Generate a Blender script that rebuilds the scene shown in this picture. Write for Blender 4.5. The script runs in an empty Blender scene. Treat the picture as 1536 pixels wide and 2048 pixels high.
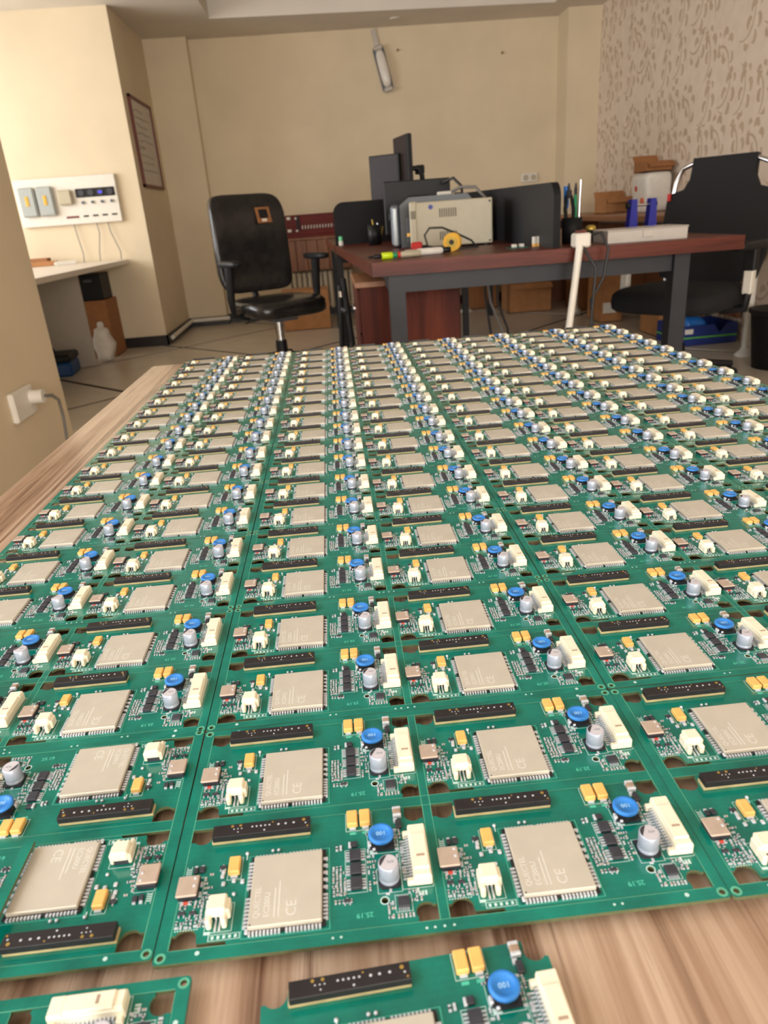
import bpy, bmesh, math, random
from mathutils import Vector, Matrix

random.seed(7)
S = bpy.context.scene
COL = S.collection
PI = math.pi

# ------------------------------------------------------------------ camera
TZ = 0.68                      # height at which the boards lie
TT = 0.6755                    # table top; solder tails keep the boards a little above it
cam_d = bpy.data.cameras.new('camera')
cam = bpy.data.objects.new('camera', cam_d)
COL.objects.link(cam)
cam_d.sensor_fit = 'VERTICAL'
cam_d.sensor_height = 36.0
cam_d.lens = 36.0 * 1420.0 / 2048.0
cam_d.clip_start = 0.01
cam.matrix_world = (Matrix.Translation((0.29674, -0.17472, 0.91936))
                    @ Matrix.Rotation(-0.045835, 4, 'Z')
                    @ Matrix.Rotation(1.173817, 4, 'X')
                    @ Matrix.Rotation(-0.075442, 4, 'Z'))
cam_d.dof.use_dof = True
cam_d.dof.focus_distance = 0.48
cam_d.dof.aperture_fstop = 16.0
S.camera = cam

# ------------------------------------------------------------------ world, view, daylight through the windows, added fill light
w = bpy.data.worlds.new('world')
S.world = w
w.use_nodes = True
w.node_tree.nodes['Background'].inputs[0].default_value = (0.75, 0.85, 1.0, 1)
w.node_tree.nodes['Background'].inputs[1].default_value = 0.6
S.cycles.max_bounces = 6
S.cycles.diffuse_bounces = 4
S.cycles.glossy_bounces = 3
S.cycles.transmission_bounces = 4
S.cycles.caustics_reflective = False
S.cycles.caustics_refractive = False
S.view_settings.view_transform = 'Standard'
S.view_settings.look = 'None'
S.view_settings.exposure = 0.54
S.view_settings.gamma = 1.0
S.view_settings.use_curve_mapping = False


def area_light(name, loc, rot, sx, sy, power, color):
    d = bpy.data.lights.new(name, 'AREA')
    d.shape = 'RECTANGLE'
    d.size = sx
    d.size_y = sy
    d.energy = power
    d.color = color
    o = bpy.data.objects.new(name, d)
    COL.objects.link(o)
    o.location = loc
    o.rotation_euler = rot
    return o


# daylight entering: alcove window, near-left window; plus a fill light added behind the photographer
area_light('daylight_alcove', (-3.92, 4.2, 1.55), (0, -PI / 2, 0), 1.6, 3.0, 92, (0.95, 0.97, 1.0))
area_light('daylight_near', (-0.74, -0.55, 1.62), (0, -PI / 2, 0), 1.35, 2.3, 30, (0.88, 0.94, 1.0))
area_light('added_fill_behind', (1.0, -4.9, 1.5), (PI / 2, 0, 0), 3.2, 1.6, 185, (1.0, 0.97, 0.94))  # unseen fill, added to brighten the scene from behind the camera


# ------------------------------------------------------------------ materials
def lin(c):
    return tuple(((x / 255.0) / 12.92 if x / 255.0 <= 0.04045 else ((x / 255.0 + 0.055) / 1.055) ** 2.4) for x in c) + (1.0,)


def new_mat(name):
    m = bpy.data.materials.new(name)
    m.use_nodes = True
    nt = m.node_tree
    b = nt.nodes['Principled BSDF']
    return m, nt, b


def node(nt, typ, **kw):
    n = nt.nodes.new(typ)
    for k, v in kw.items():
        setattr(n, k, v)
    return n


def math_node(nt, op, a, b=None, c=None):
    n = nt.nodes.new('ShaderNodeMath')
    n.operation = op
    for i, v in enumerate((a, b, c)):
        if v is None:
            continue
        if isinstance(v, (int, float)):
            n.inputs[i].default_value = v
        else:
            nt.links.new(v, n.inputs[i])
    return n.outputs[0]


def ramp(nt, fac, stops):
    r = nt.nodes.new('ShaderNodeValToRGB')
    els = r.color_ramp.elements
    while len(els) < len(stops):
        els.new(0.5)
    for e, (p, c) in zip(els, stops):
        e.position = p
        e.color = c
    nt.links.new(fac, r.inputs[0])
    return r.outputs[0]


def coords(nt, scale=(1, 1, 1), kind='Object', rot=(0, 0, 0)):
    tc = nt.nodes.new('ShaderNodeTexCoord')
    mp = nt.nodes.new('ShaderNodeMapping')
    mp.inputs['Scale'].default_value = scale
    mp.inputs['Rotation'].default_value = rot
    nt.links.new(tc.outputs[kind], mp.inputs[0])
    return mp.outputs[0]


def noise(nt, vec, scale, detail=3, rough=0.5, dist=0.0):
    n = nt.nodes.new('ShaderNodeTexNoise')
    n.inputs['Scale'].default_value = scale
    n.inputs['Detail'].default_value = detail
    n.inputs['Roughness'].default_value = rough
    n.inputs['Distortion'].default_value = dist
    nt.links.new(vec, n.inputs['Vector'])
    return n.outputs['Fac']


def simple(name, rgb, rough=0.5, metal=0.0, spec=0.5, vary=0.08, scale=30.0, bump=0.0, coat=0.0, trans=0.0):
    """plain colour with fine procedural variation"""
    m, nt, b = new_mat(name)
    v = coords(nt)
    n = noise(nt, v, scale, 3)
    c = lin(rgb)
    lo = tuple(x * (1 - vary) for x in c[:3]) + (1,)
    hi = tuple(min(1, x * (1 + vary)) for x in c[:3]) + (1,)
    nt.links.new(ramp(nt, n, [(0.3, lo), (0.7, hi)]), b.inputs['Base Color'])
    b.inputs['Roughness'].default_value = rough
    b.inputs['Metallic'].default_value = metal
    b.inputs['Specular IOR Level'].default_value = spec
    if coat:
        b.inputs['Coat Weight'].default_value = coat
        b.inputs['Coat Roughness'].default_value = 0.1
    if trans:
        b.inputs['Transmission Weight'].default_value = trans
    if bump:
        bp = node(nt, 'ShaderNodeBump')
        bp.inputs['Strength'].default_value = bump
        bp.inputs['Distance'].default_value = 0.01
        nt.links.new(n, bp.inputs['Height'])
        nt.links.new(bp.outputs[0], b.inputs['Normal'])
    return m


def wood(name, stops, along='y', freq=9.0, stretch=0.06, rough=0.4, dist=0.6, coat=0.0, detail=6):
    m, nt, b = new_mat(name)
    sc = {'y': (1, stretch, 1), 'x': (stretch, 1, 1), 'z': (1, 1, stretch)}[along]
    v = coords(nt, sc)
    n1 = noise(nt, v, freq, detail, 0.6, dist)
    n2 = noise(nt, v, freq * 9, 4, 0.6)
    f = math_node(nt, 'ADD', math_node(nt, 'MULTIPLY', n1, 0.82), math_node(nt, 'MULTIPLY', n2, 0.18))
    nt.links.new(ramp(nt, f, [(p, lin(c)) for p, c in stops]), b.inputs['Base Color'])
    b.inputs['Roughness'].default_value = rough
    if coat:
        b.inputs['Coat Weight'].default_value = coat
        b.inputs['Coat Roughness'].default_value = 0.15
    return m


M = {}
# --- circuit boards
def mask_material():
    m, nt, b = new_mat('solder_mask')
    v = coords(nt)
    vo = node(nt, 'ShaderNodeTexBrick')           # faint copper areas and tracks below the lacquer
    vo.inputs['Scale'].default_value = 95.0
    vo.inputs['Mortar Size'].default_value = 0.05
    vo.inputs['Color1'].default_value = (0.45, 0.45, 0.45, 1)
    vo.inputs['Color2'].default_value = (0.62, 0.62, 0.62, 1)
    vo.inputs['Mortar'].default_value = (0.25, 0.25, 0.25, 1)
    nt.links.new(v, vo.inputs['Vector'])
    n = noise(nt, v, 60, 3)
    f = math_node(nt, 'ADD', math_node(nt, 'MULTIPLY', vo.outputs['Fac'], -0.04), n)
    nt.links.new(ramp(nt, f, [(0.25, lin((0, 102, 88))), (0.5, lin((2, 118, 101))), (0.75, lin((8, 132, 113)))]), b.inputs['Base Color'])
    b.inputs['Roughness'].default_value = 0.16
    b.inputs['Specular IOR Level'].default_value = 0.7
    return m


M['mask'] = mask_material()
M['fr4'] = simple('fibreglass_edge', (88, 94, 60), 0.6, vary=0.15, scale=400)
M['score'] = simple('scored_edge', (92, 172, 140), 0.45, vary=0.1, scale=300)
M['pad'] = simple('tinned_pad', (212, 214, 218), 0.35, 0.25, vary=0.1, scale=500)
M['gold'] = simple('gold_pad', (205, 170, 90), 0.35, 0.7, vary=0.1, scale=500)
M['silk'] = simple('silkscreen_white', (196, 222, 214), 0.6, vary=0.06, scale=300)
M['silkdim'] = simple('silkscreen_pale_green', (80, 190, 160), 0.6, vary=0.06, scale=300)
M['shield'] = simple('nickel_shield', (206, 196, 179), 0.40, 0.22, vary=0.05, scale=70)
M['print'] = simple('laser_print', (220, 213, 201), 0.55, 0.05, vary=0.04, scale=200)
M['plastic_ivory'] = simple('ivory_nylon', (240, 229, 202), 0.45, vary=0.04, scale=80)
M['tant'] = simple('tantalum_yellow', (240, 186, 104), 0.5, vary=0.05, scale=120)
M['tant_band'] = simple('tantalum_band', (206, 140, 40), 0.5, vary=0.05, scale=120)
M['black_ic'] = simple('black_epoxy', (54, 54, 60), 0.5, vary=0.15, scale=300)
M['black_board'] = simple('black_lacquer_board', (38, 34, 36), 0.35, vary=0.15, scale=200)
M['can'] = simple('aluminium_can', (172, 178, 191), 0.36, 0.35, vary=0.04, scale=120)
M['can_top'] = simple('aluminium_can_top', (210, 204, 208), 0.45, 0.2, vary=0.05, scale=300)
M['blue'] = simple('blue_resin', (52, 132, 214), 0.35, vary=0.06, scale=200)
M['blue_print'] = simple('pale_blue_print', (160, 205, 240), 0.5, vary=0.06, scale=400)
M['ferrite'] = simple('ferrite_black', (36, 36, 42), 0.55, vary=0.15, scale=200)
M['tan'] = simple('tan_inductor_face', (190, 168, 150), 0.5, 0.15, vary=0.06, scale=200)
M['red_chip'] = simple('red_chip', (190, 70, 52), 0.5, vary=0.08, scale=400)
M['brown_chip'] = simple('ceramic_chip', (168, 142, 120), 0.5, vary=0.15, scale=400)
M['spacer'] = simple('cream_spacer', (184, 168, 122), 0.5, vary=0.1, scale=300)
M['hole'] = simple('drill_shadow', (20, 16, 14), 0.9)


# --- the room
def wall_material(name, rgb, vary=0.05, scale=2.2):
    m, nt, b = new_mat(name)
    v = coords(nt)
    n1 = noise(nt, v, scale, 3)
    n2 = noise(nt, v, 160, 2)
    c = lin(rgb)
    lo = tuple(x * (1 - vary) for x in c[:3]) + (1,)
    hi = tuple(min(1, x * (1 + vary)) for x in c[:3]) + (1,)
    nt.links.new(ramp(nt, n1, [(0.3, lo), (0.7, hi)]), b.inputs['Base Color'])
    b.inputs['Roughness'].default_value = 0.75
    bp = node(nt, 'ShaderNodeBump')
    bp.inputs['Strength'].default_value = 0.12
    bp.inputs['Distance'].default_value = 0.002
    nt.links.new(n2, bp.inputs['Height'])
    nt.links.new(bp.outputs[0], b.inputs['Normal'])
    return m


M['wall'] = wall_material('beige_plaster', (221, 204, 174))
M['ceil'] = wall_material('ceiling_paint', (222, 214, 202))


def wallpaper():
    """damask paper: pale ground with brown curled sprigs standing in vertical bands"""
    m, nt, b = new_mat('leaf_wallpaper')
    tc = node(nt, 'ShaderNodeTexCoord')
    sep = node(nt, 'ShaderNodeSeparateXYZ')
    nt.links.new(tc.outputs['Object'], sep.inputs[0])
    y, z = sep.outputs[1], sep.outputs[2]
    masks = []
    # each sprig: a curved stem with curled leaves, standing in its own cell with its own tilt
    leaves = ((0.52, 0.0, 0.50, PI, 0.03), (0.13, 0.24, 0.12, 0.6, 0.08), (-0.15, 0.13, 0.12, 2.5, 0.08), (0.13, -0.06, 0.11, 0.2, 0.075),
              (-0.15, -0.16, 0.11, 2.9, 0.075), (0.20, 0.40, 0.08, 1.3, 0.06), (0.06, -0.36, 0.10, -1.9, 0.065), (-0.02, 0.42, 0.07, 2.2, 0.055))
    for (sc, ox, oz) in ((4.4, 0.0, 0.0),):
        cb = node(nt, 'ShaderNodeCombineXYZ')
        nt.links.new(math_node(nt, 'ADD', math_node(nt, 'MULTIPLY', y, sc), ox), cb.inputs[0])
        nt.links.new(math_node(nt, 'ADD', math_node(nt, 'MULTIPLY', z, sc * 0.8), oz), cb.inputs[1])
        vo = node(nt, 'ShaderNodeTexVoronoi')
        vo.voronoi_dimensions = '2D'
        vo.inputs['Scale'].default_value = 1.0
        vo.inputs['Randomness'].default_value = 0.4
        nt.links.new(cb.outputs[0], vo.inputs['Vector'])
        sub = node(nt, 'ShaderNodeVectorMath', operation='SUBTRACT')
        nt.links.new(cb.outputs[0], sub.inputs[0])
        nt.links.new(vo.outputs['Position'], sub.inputs[1])
        cs = node(nt, 'ShaderNodeSeparateColor')
        nt.links.new(vo.outputs['Color'], cs.inputs[0])
        rt = node(nt, 'ShaderNodeVectorRotate', rotation_type='Z_AXIS')
        nt.links.new(sub.outputs[0], rt.inputs['Vector'])
        nt.links.new(math_node(nt, 'MULTIPLY', math_node(nt, 'SUBTRACT', cs.outputs[0], 0.5), 2.2), rt.inputs['Angle'])
        sp = node(nt, 'ShaderNodeSeparateXYZ')
        nt.links.new(rt.outputs[0], sp.inputs[0])
        for (cx, cy, rr, a0, th) in leaves:
            px = math_node(nt, 'SUBTRACT', sp.outputs[0], cx)
            py = math_node(nt, 'SUBTRACT', sp.outputs[1], cy)
            ang = math_node(nt, 'SUBTRACT', math_node(nt, 'ARCTAN2', py, px), a0)
            rad = math_node(nt, 'SQRT', math_node(nt, 'ADD', math_node(nt, 'MULTIPLY', px, px), math_node(nt, 'MULTIPLY', py, py)))
            dr = math_node(nt, 'ABSOLUTE', math_node(nt, 'SUBTRACT', rad, rr))
            tk = math_node(nt, 'MULTIPLY', math_node(nt, 'MAXIMUM', math_node(nt, 'COSINE', ang), 0.0), th)
            masks.append(math_node(nt, 'LESS_THAN', dr, tk))
    tot = masks[0]
    for k in masks[1:]:
        tot = math_node(nt, 'MAXIMUM', tot, k)
    n = noise(nt, tc.outputs['Object'], 14, 3)
    ground = ramp(nt, n, [(0.3, lin((218, 200, 180))), (0.7, lin((226, 209, 190)))])
    leaf = ramp(nt, n, [(0.3, lin((160, 130, 98))), (0.7, lin((182, 154, 122)))])
    mx = node(nt, 'ShaderNodeMix', data_type='RGBA')
    nt.links.new(math_node(nt, 'MULTIPLY', tot, 0.65), mx.inputs[0])
    nt.links.new(ground, mx.inputs[6])
    nt.links.new(leaf, mx.inputs[7])
    nt.links.new(mx.outputs[2], b.inputs['Base Color'])
    b.inputs['Roughness'].default_value = 0.6
    return m


M['paper'] = wallpaper()
M['tile'] = simple('beige_floor_tile', (200, 188, 170), 0.28, vary=0.07, scale=5)
M['joint'] = simple('dark_floor_inlay', (48, 34, 28), 0.8, 0.0, 0.2)
M['skirting'] = simple('black_skirting', (30, 26, 26), 0.4)
M['white_pvc'] = simple('white_plastic', (226, 220, 208), 0.45, vary=0.03)
M['window_frame'] = simple('white_window_frame', (232, 232, 230), 0.4, vary=0.02)
M['table_wood'] = wood('zebrano_table', [(0.30, (62, 39, 29)), (0.37, (104, 72, 54)), (0.45, (164, 131, 106)), (0.55, (198, 168, 143)), (0.61, (116, 83, 63)), (0.68, (184, 153, 127))], 'y', 34.0, 0.028, 0.20, 0.5)
M['table_wood'].node_tree.nodes['Principled BSDF'].inputs['Specular IOR Level'].default_value = 0.8
M['table_side'] = wood('zebrano_edge', [(0.3, (120, 84, 60)), (0.6, (196, 160, 126))], 'y', 30.0, 0.05, 0.4)
M['walnut'] = wood('reddish_desk_wood', [(0.3, (58, 22, 15)), (0.5, (90, 40, 28)), (0.7, (112, 56, 42))], 'x', 26.0, 0.06, 0.4, 0.4)
M['walnut_v'] = wood('dark_cabinet_wood', [(0.3, (36, 12, 8)), (0.5, (80, 31, 19)), (0.7, (116, 54, 34))], 'z', 10.0, 0.07, 0.6, 0.8)
M['oak'] = wood('brown_counter_wood', [(0.3, (124, 80, 50)), (0.7, (166, 116, 78))], 'y', 14.0, 0.08, 0.45)
M['slat_wood'] = wood('brown_board_wood', [(0.3, (110, 68, 44)), (0.7, (150, 100, 68))], 'z', 14.0, 0.08, 0.5)
M['red_wood'] = wood('red_lacquered_wood', [(0.3, (84, 20, 15)), (0.7, (116, 36, 26))], 'x', 18.0, 0.08, 0.5)
for q_ in ('walnut', 'walnut_v', 'red_wood'):
    M[q_].node_tree.nodes['Principled BSDF'].inputs['Specular IOR Level'].default_value = 0.22
M['steel'] = simple('dark_painted_steel', (36, 37, 42), 0.5, 0.0, 0.4, vary=0.15, scale=12)
M['black'] = simple('black_plastic', (21, 21, 23), 0.5, 0.0, 0.35, vary=0.15)
M['matte_black'] = simple('matte_black_laminate', (19, 19, 20), 0.65, 0.0, 0.25, vary=0.1)
M['grey_lam'] = simple('dark_grey_laminate', (38, 39, 42), 0.5, 0.0, 0.3, vary=0.08)
M['leather'] = simple('worn_black_leather', (34, 32, 31), 0.24, vary=0.35, scale=14, bump=0.15)
M['fabric'] = simple('black_mesh_fabric', (17, 16, 18), 0.85, vary=0.2, scale=300, bump=0.1)
M['chrome'] = simple('chrome', (214, 214, 216), 0.18, 1.0, vary=0.03)
M['cream_metal'] = simple('cream_device_paint', (184, 174, 148), 0.45, vary=0.03)
M['slot'] = simple('dark_vent_slot', (62, 54, 44), 0.8)
M['device_grey'] = simple('grey_device_plastic', (92, 96, 106), 0.4, vary=0.1)
M['device_dark'] = simple('charcoal_device_plastic', (60, 64, 64), 0.4, vary=0.1)
M['card'] = simple('corrugated_cardboard', (176, 124, 78), 0.8, vary=0.1, scale=18)
M['card2'] = simple('brown_cardboard', (156, 104, 62), 0.8, vary=0.1, scale=18)
M['paper_white'] = simple('white_paper', (226, 220, 210), 0.7, vary=0.05)
M['yellow'] = simple('yellow_plastic', (228, 172, 44), 0.4, vary=0.06)
M['lime'] = simple('fluorescent_yellow_plastic', (204, 230, 20), 0.35, vary=0.04)
M['green'] = simple('green_plastic', (30, 140, 90), 0.4)
M['mint'] = simple('mint_plastic', (110, 214, 150), 0.4)
M['red'] = simple('red_plastic', (196, 34, 30), 0.4)
M['orange'] = simple('orange_plastic', (214, 96, 56), 0.4)
M['royal'] = simple('royal_blue_plastic', (22, 30, 140), 0.35)
M['sky'] = simple('bright_blue_plastic', (26, 110, 196), 0.4)
M['navy'] = simple('printed_blue_carton', (26, 48, 120), 0.45, vary=0.08)
M['lime_line'] = simple('printed_green_line', (96, 180, 60), 0.5)
M['toolblue'] = simple('blue_toolbox_plastic', (16, 66, 122), 0.45)
M['clear'] = simple('frosted_clear_plastic', (222, 214, 204), 0.25, vary=0.03)
M['clear'].node_tree.nodes['Principled BSDF'].inputs['Alpha'].default_value = 0.55
M['smoke'] = simple('grey_smoked_cover', (166, 172, 170), 0.15, vary=0.04)
M['screen'] = simple('dark_monitor_screen', (52, 45, 49), 0.5, 0.0, 0.3, vary=0.05)
M['radiator'] = simple('cream_radiator_enamel', (204, 190, 164), 0.35, vary=0.03)
M['grey_panel'] = simple('grey_white_melamine', (188, 180, 170), 0.5, vary=0.03)
M['white_top'] = simple('white_worktop', (226, 216, 204), 0.35, vary=0.03)
M['whiteboard'] = simple('whiteboard_face', (196, 186, 174), 0.3, vary=0.04, scale=6)
M['maroon'] = simple('maroon_frame', (112, 58, 50), 0.5)
M['lamp_tube'] = simple('frosted_lamp_cover', (222, 216, 204), 0.3, vary=0.03)
M['gauge_blue'] = simple('blue_gauge_screen', (40, 40, 200), 0.4)
M['gauge_blue'].node_tree.nodes['Principled BSDF'].inputs['Emission Color'].default_value = (0.12, 0.10, 1.0, 1)
M['gauge_blue'].node_tree.nodes['Principled BSDF'].inputs['Emission Strength'].default_value = 0.5
M['cable'] = simple('black_cable_rubber', (34, 32, 32), 0.5)
M['grey_cable'] = simple('grey_cable_rubber', (120, 116, 110), 0.5)
M['brass'] = simple('brass_yellow_metal', (190, 160, 70), 0.35, 0.6)
mg, ntg, bg = new_mat('window_glass')
ntg.links.new(ramp(ntg, noise(ntg, coords(ntg), 3.0), [(0.3, (0.9, 0.95, 1, 1)), (0.7, (1, 1, 1, 1))]), bg.inputs['Base Color'])
bg.inputs['Transmission Weight'].default_value = 1.0
bg.inputs['Roughness'].default_value = 0.02
bg.inputs['IOR'].default_value = 1.1
M['glass'] = mg


# ------------------------------------------------------------------ mesh helpers
class MB:
    """collects shapes (in metres times k) and links them as one mesh object"""

    def __init__(self, k=1.0):
        self.v, self.f, self.m, self.s = [], [], [], []
        self.mats = []
        self.k = k
        self.T = Matrix.Identity(4)

    def mi(self, mat):
        mat = M[mat] if isinstance(mat, str) else mat
        if mat not in self.mats:
            self.mats.append(mat)
        return self.mats.index(mat)

    def raw(self, verts, faces, mat, smooth=False):
        o = len(self.v)
        for p in verts:
            self.v.append(tuple(self.T @ Vector(p) * self.k))
        i = self.mi(mat)
        for f in faces:
            self.f.append(tuple(o + a for a in f))
            self.m.append(i)
            self.s.append(smooth)
        return self

    def box(self, x0, y0, z0, x1, y1, z1, mat, top=None):
        v = [(x0, y0, z0), (x1, y0, z0), (x1, y1, z0), (x0, y1, z0), (x0, y0, z1), (x1, y0, z1), (x1, y1, z1), (x0, y1, z1)]
        f = [(3, 2, 1, 0), (0, 1, 5, 4), (1, 2, 6, 5), (2, 3, 7, 6), (3, 0, 4, 7)]
        self.raw(v, f + ([(4, 5, 6, 7)] if top is None else []), mat)
        if top is not None:
            self.raw(v[4:], [(0, 1, 2, 3)], top)
        return self

    def rbox(self, x0, y0, z0, x1, y1, z1, b, mat, top=None):
        """box with chamfered edges"""
        V, idx = [], {}
        for sx in (0, 1):
            for sy in (0, 1):
                for sz in (0, 1):
                    X, Y, Z = (x0, x1)[sx], (y0, y1)[sy], (z0, z1)[sz]
                    ix, iy, iz = (b, -b)[sx], (b, -b)[sy], (b, -b)[sz]
                    for ax, p in (('x', (X, Y + iy, Z + iz)), ('y', (X + ix, Y, Z + iz)), ('z', (X + ix, Y + iy, Z))):
                        idx[(sx, sy, sz, ax)] = len(V)
                        V.append(p)
        g = lambda a, b_, c, ax: idx[(a, b_, c, ax)]
        F = []
        for s in (0, 1):
            q = [g(s, 0, 0, 'x'), g(s, 1, 0, 'x'), g(s, 1, 1, 'x'), g(s, 0, 1, 'x')]
            F.append(q if s else q[::-1])
            q = [g(0, s, 0, 'y'), g(1, s, 0, 'y'), g(1, s, 1, 'y'), g(0, s, 1, 'y')]
            F.append(q[::-1] if s else q)
            q = [g(0, 0, s, 'z'), g(1, 0, s, 'z'), g(1, 1, s, 'z'), g(0, 1, s, 'z')]
            F.append(q if s else q[::-1])
        topf = F[5]
        for s in (0, 1):
            for t in (0, 1):
                flip = s != t
                q = [g(0, s, t, 'y'), g(1, s, t, 'y'), g(1, s, t, 'z'), g(0, s, t, 'z')]
                F.append(q if not flip == (s == 0) else q[::-1])
                q = [g(s, 0, t, 'x'), g(s, 1, t, 'x'), g(s, 1, t, 'z'), g(s, 0, t, 'z')]
                F.append(q if flip == (s == 0) else q[::-1])
                q = [g(s, t, 0, 'x'), g(s, t, 1, 'x'), g(s, t, 1, 'y'), g(s, t, 0, 'y')]
                F.append(q if flip == (s == 0) else q[::-1])
        for sx in (0, 1):
            for sy in (0, 1):
                for sz in (0, 1):
                    q = [g(sx, sy, sz, 'x'), g(sx, sy, sz, 'y'), g(sx, sy, sz, 'z')]
                    F.append(q if (sx + sy + sz) % 2 else q[::-1])
        if top is None:
            self.raw(V, F, mat)
        else:
            F.remove(topf)
            self.raw(V, F, mat)
            self.raw([V[i] for i in topf], [(0, 1, 2, 3)], top)
        return self

    def cyl(self, cx, cy, z0, z1, r, mat, n=20, r1=None, top=None, smooth=True):
        r1 = r if r1 is None else r1
        a = [(cx + r * math.cos(2 * PI * i / n), cy + r * math.sin(2 * PI * i / n), z0) for i in range(n)]
        b = [(cx + r1 * math.cos(2 * PI * i / n), cy + r1 * math.sin(2 * PI * i / n), z1) for i in range(n)]
        self.raw(a + b, [(i, (i + 1) % n, n + (i + 1) % n, n + i) for i in range(n)], mat, smooth)
        self.raw(b, [tuple(range(n))], top or mat)
        self.raw(a, [tuple(range(n))[::-1]], mat)
        return self

    def lathe(self, prof, mat, cx=0, cy=0, n=24, smooth=True):
        V, F = [], []
        for r, z in prof:
            for i in range(n):
                V.append((cx + r * math.cos(2 * PI * i / n), cy + r * math.sin(2 * PI * i / n), z))
        for j in range(len(prof) - 1):
            for i in range(n):
                F.append((j * n + i, j * n + (i + 1) % n, (j + 1) * n + (i + 1) % n, (j + 1) * n + i))
        self.raw(V, F, mat, smooth)
        if prof[0][0] > 1e-9:
            self.raw(V[:n], [tuple(range(n))[::-1]], mat)
        if prof[-1][0] > 1e-9:
            self.raw(V[-n:], [tuple(range(n))], mat)
        return self

    def prism(self, poly, z0, z1, mat, side=None, holes=()):
        """polygon (with holes) extruded upwards"""
        bm = bmesh.new()
        loops = [poly] + list(holes)
        es = []
        for lp in loops:
            vs = [bm.verts.new((x, y, z1)) for x, y in lp]
            es += [bm.edges.new((vs[i], vs[(i + 1) % len(vs)])) for i in range(len(vs))]
        bmesh.ops.triangle_fill(bm, edges=es, use_beauty=True)
        bm.verts.index_update()
        V = [tuple(v.co) for v in bm.verts]
        F = []
        for f in bm.faces:
            ids = [v.index for v in f.verts]
            a, b, c = [Vector(V[i]) for i in ids[:3]]
            if (b - a).cross(c - a).z < 0:
                ids = ids[::-1]
            F.append(tuple(ids))
        bm.free()
        self.raw(V, F, mat)
        self.raw([(x, y, z0) for x, y, _ in V], [f[::-1] for f in F], mat)
        for lp in loops:
            n = len(lp)
            ar = sum(lp[i][0] * lp[(i + 1) % n][1] - lp[(i + 1) % n][0] * lp[i][1] for i in range(n))
            q = list(lp) if (ar > 0) == (lp is poly) else list(lp)[::-1]
            VV = [(x, y, z0) for x, y in q] + [(x, y, z1) for x, y in q]
            self.raw(VV, [(i, (i + 1) % n, n + (i + 1) % n, n + i) for i in range(n)], side or mat)
        return self

    def tube(self, pts, r, mat, n=10, caps=True, radii=None):
        pts = [Vector(p) for p in pts]
        V, F = [], []
        up = Vector((0, 0, 1))
        last = None
        for i, p in enumerate(pts):
            d = (pts[min(i + 1, len(pts) - 1)] - pts[max(i - 1, 0)]).normalized()
            if last is None:
                a = d.cross(up)
                if a.length < 1e-3:
                    a = d.cross(Vector((1, 0, 0)))
            else:
                a = last - d * last.dot(d)
            a.normalize()
            last = a
            b = d.cross(a)
            rr = radii[i] if radii else r
            for k in range(n):
                t = 2 * PI * k / n
                V.append(tuple(p + a * (rr * math.cos(t)) + b * (rr * math.sin(t))))
        for i in range(len(pts) - 1):
            for k in range(n):
                F.append((i * n + k, i * n + (k + 1) % n, (i + 1) * n + (k + 1) % n, (i + 1) * n + k))
        self.raw(V, F, mat, True)
        if caps:
            self.raw(V[:n], [tuple(range(n))[::-1]], mat)
            self.raw(V[-n:], [tuple(range(n))], mat)
        return self

    def puff(self, c, size, mat, e=0.35, nu=20, nv=12, fn=None):
        """superellipsoid cushion"""
        sg = lambda x, p: math.copysign(abs(x) ** p, x)
        V, F = [], []
        for j in range(nv + 1):
            ph = -PI / 2 + PI * j / nv
            for i in range(nu):
                th = 2 * PI * i / nu
                x = sg(math.cos(ph), e) * sg(math.cos(th), e)
                y = sg(math.cos(ph), e) * sg(math.sin(th), e)
                z = sg(math.sin(ph), e)
                p = Vector((x * size[0] / 2, y * size[1] / 2, z * size[2] / 2))
                if fn:
                    p = fn(p)
                V.append((p.x + c[0], p.y + c[1], p.z + c[2]))
        for j in range(nv):
            for i in range(nu):
                F.append((j * nu + i, j * nu + (i + 1) % nu, (j + 1) * nu + (i + 1) % nu, (j + 1) * nu + i))
        self.raw(V, F, mat, True)
        return self

    def mesh(self, name):
        me = bpy.data.meshes.new(name)
        me.from_pydata(self.v, [], self.f)
        for m in self.mats:
            me.materials.append(m)
        me.polygons.foreach_set('material_index', self.m)
        me.polygons.foreach_set('use_smooth', self.s)
        me.update()
        return me

    def build(self, name, parent=None, loc=None, rot=None):
        o = bpy.data.objects.new(name, self.mesh(name))
        COL.objects.link(o)
        o.parent = parent
        if loc is not None:
            o.location = loc
        if rot is not None:
            o.rotation_euler = rot
        return o


def tag(o, label=None, cat=None, group=None, kind=None):
    if label:
        o['label'] = label
    if cat:
        o['category'] = cat
    if group:
        o['group'] = group
    if kind:
        o['kind'] = kind
    return o


def thing(name, label, cat, loc=(0, 0, 0), rz=0.0, group=None):
    o = bpy.data.objects.new(name, None)
    COL.objects.link(o)
    o.empty_display_size = 0.05
    o.location = loc
    o.rotation_euler = (0, 0, rz)
    return tag(o, label, cat, group)


def text_geo(body, size, bold=0.0):
    """flat outline of a word as (verts, faces), centred on the origin"""
    cu = bpy.data.curves.new('lettering', 'FONT')
    cu.body = body
    cu.size = size
    cu.align_x = 'CENTER'
    cu.align_y = 'CENTER'
    cu.resolution_u = 2
    cu.offset = bold
    o = bpy.data.objects.new('lettering', cu)
    COL.objects.link(o)
    bpy.context.view_layer.update()
    me = bpy.data.meshes.new_from_object(o.evaluated_get(bpy.context.evaluated_depsgraph_get()))
    V = [tuple(v.co) for v in me.vertices]
    F = [tuple(p.vertices) for p in me.polygons]
    bpy.data.objects.remove(o)
    bpy.data.curves.remove(cu)
    bpy.data.meshes.remove(me)
    return V, F


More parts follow.
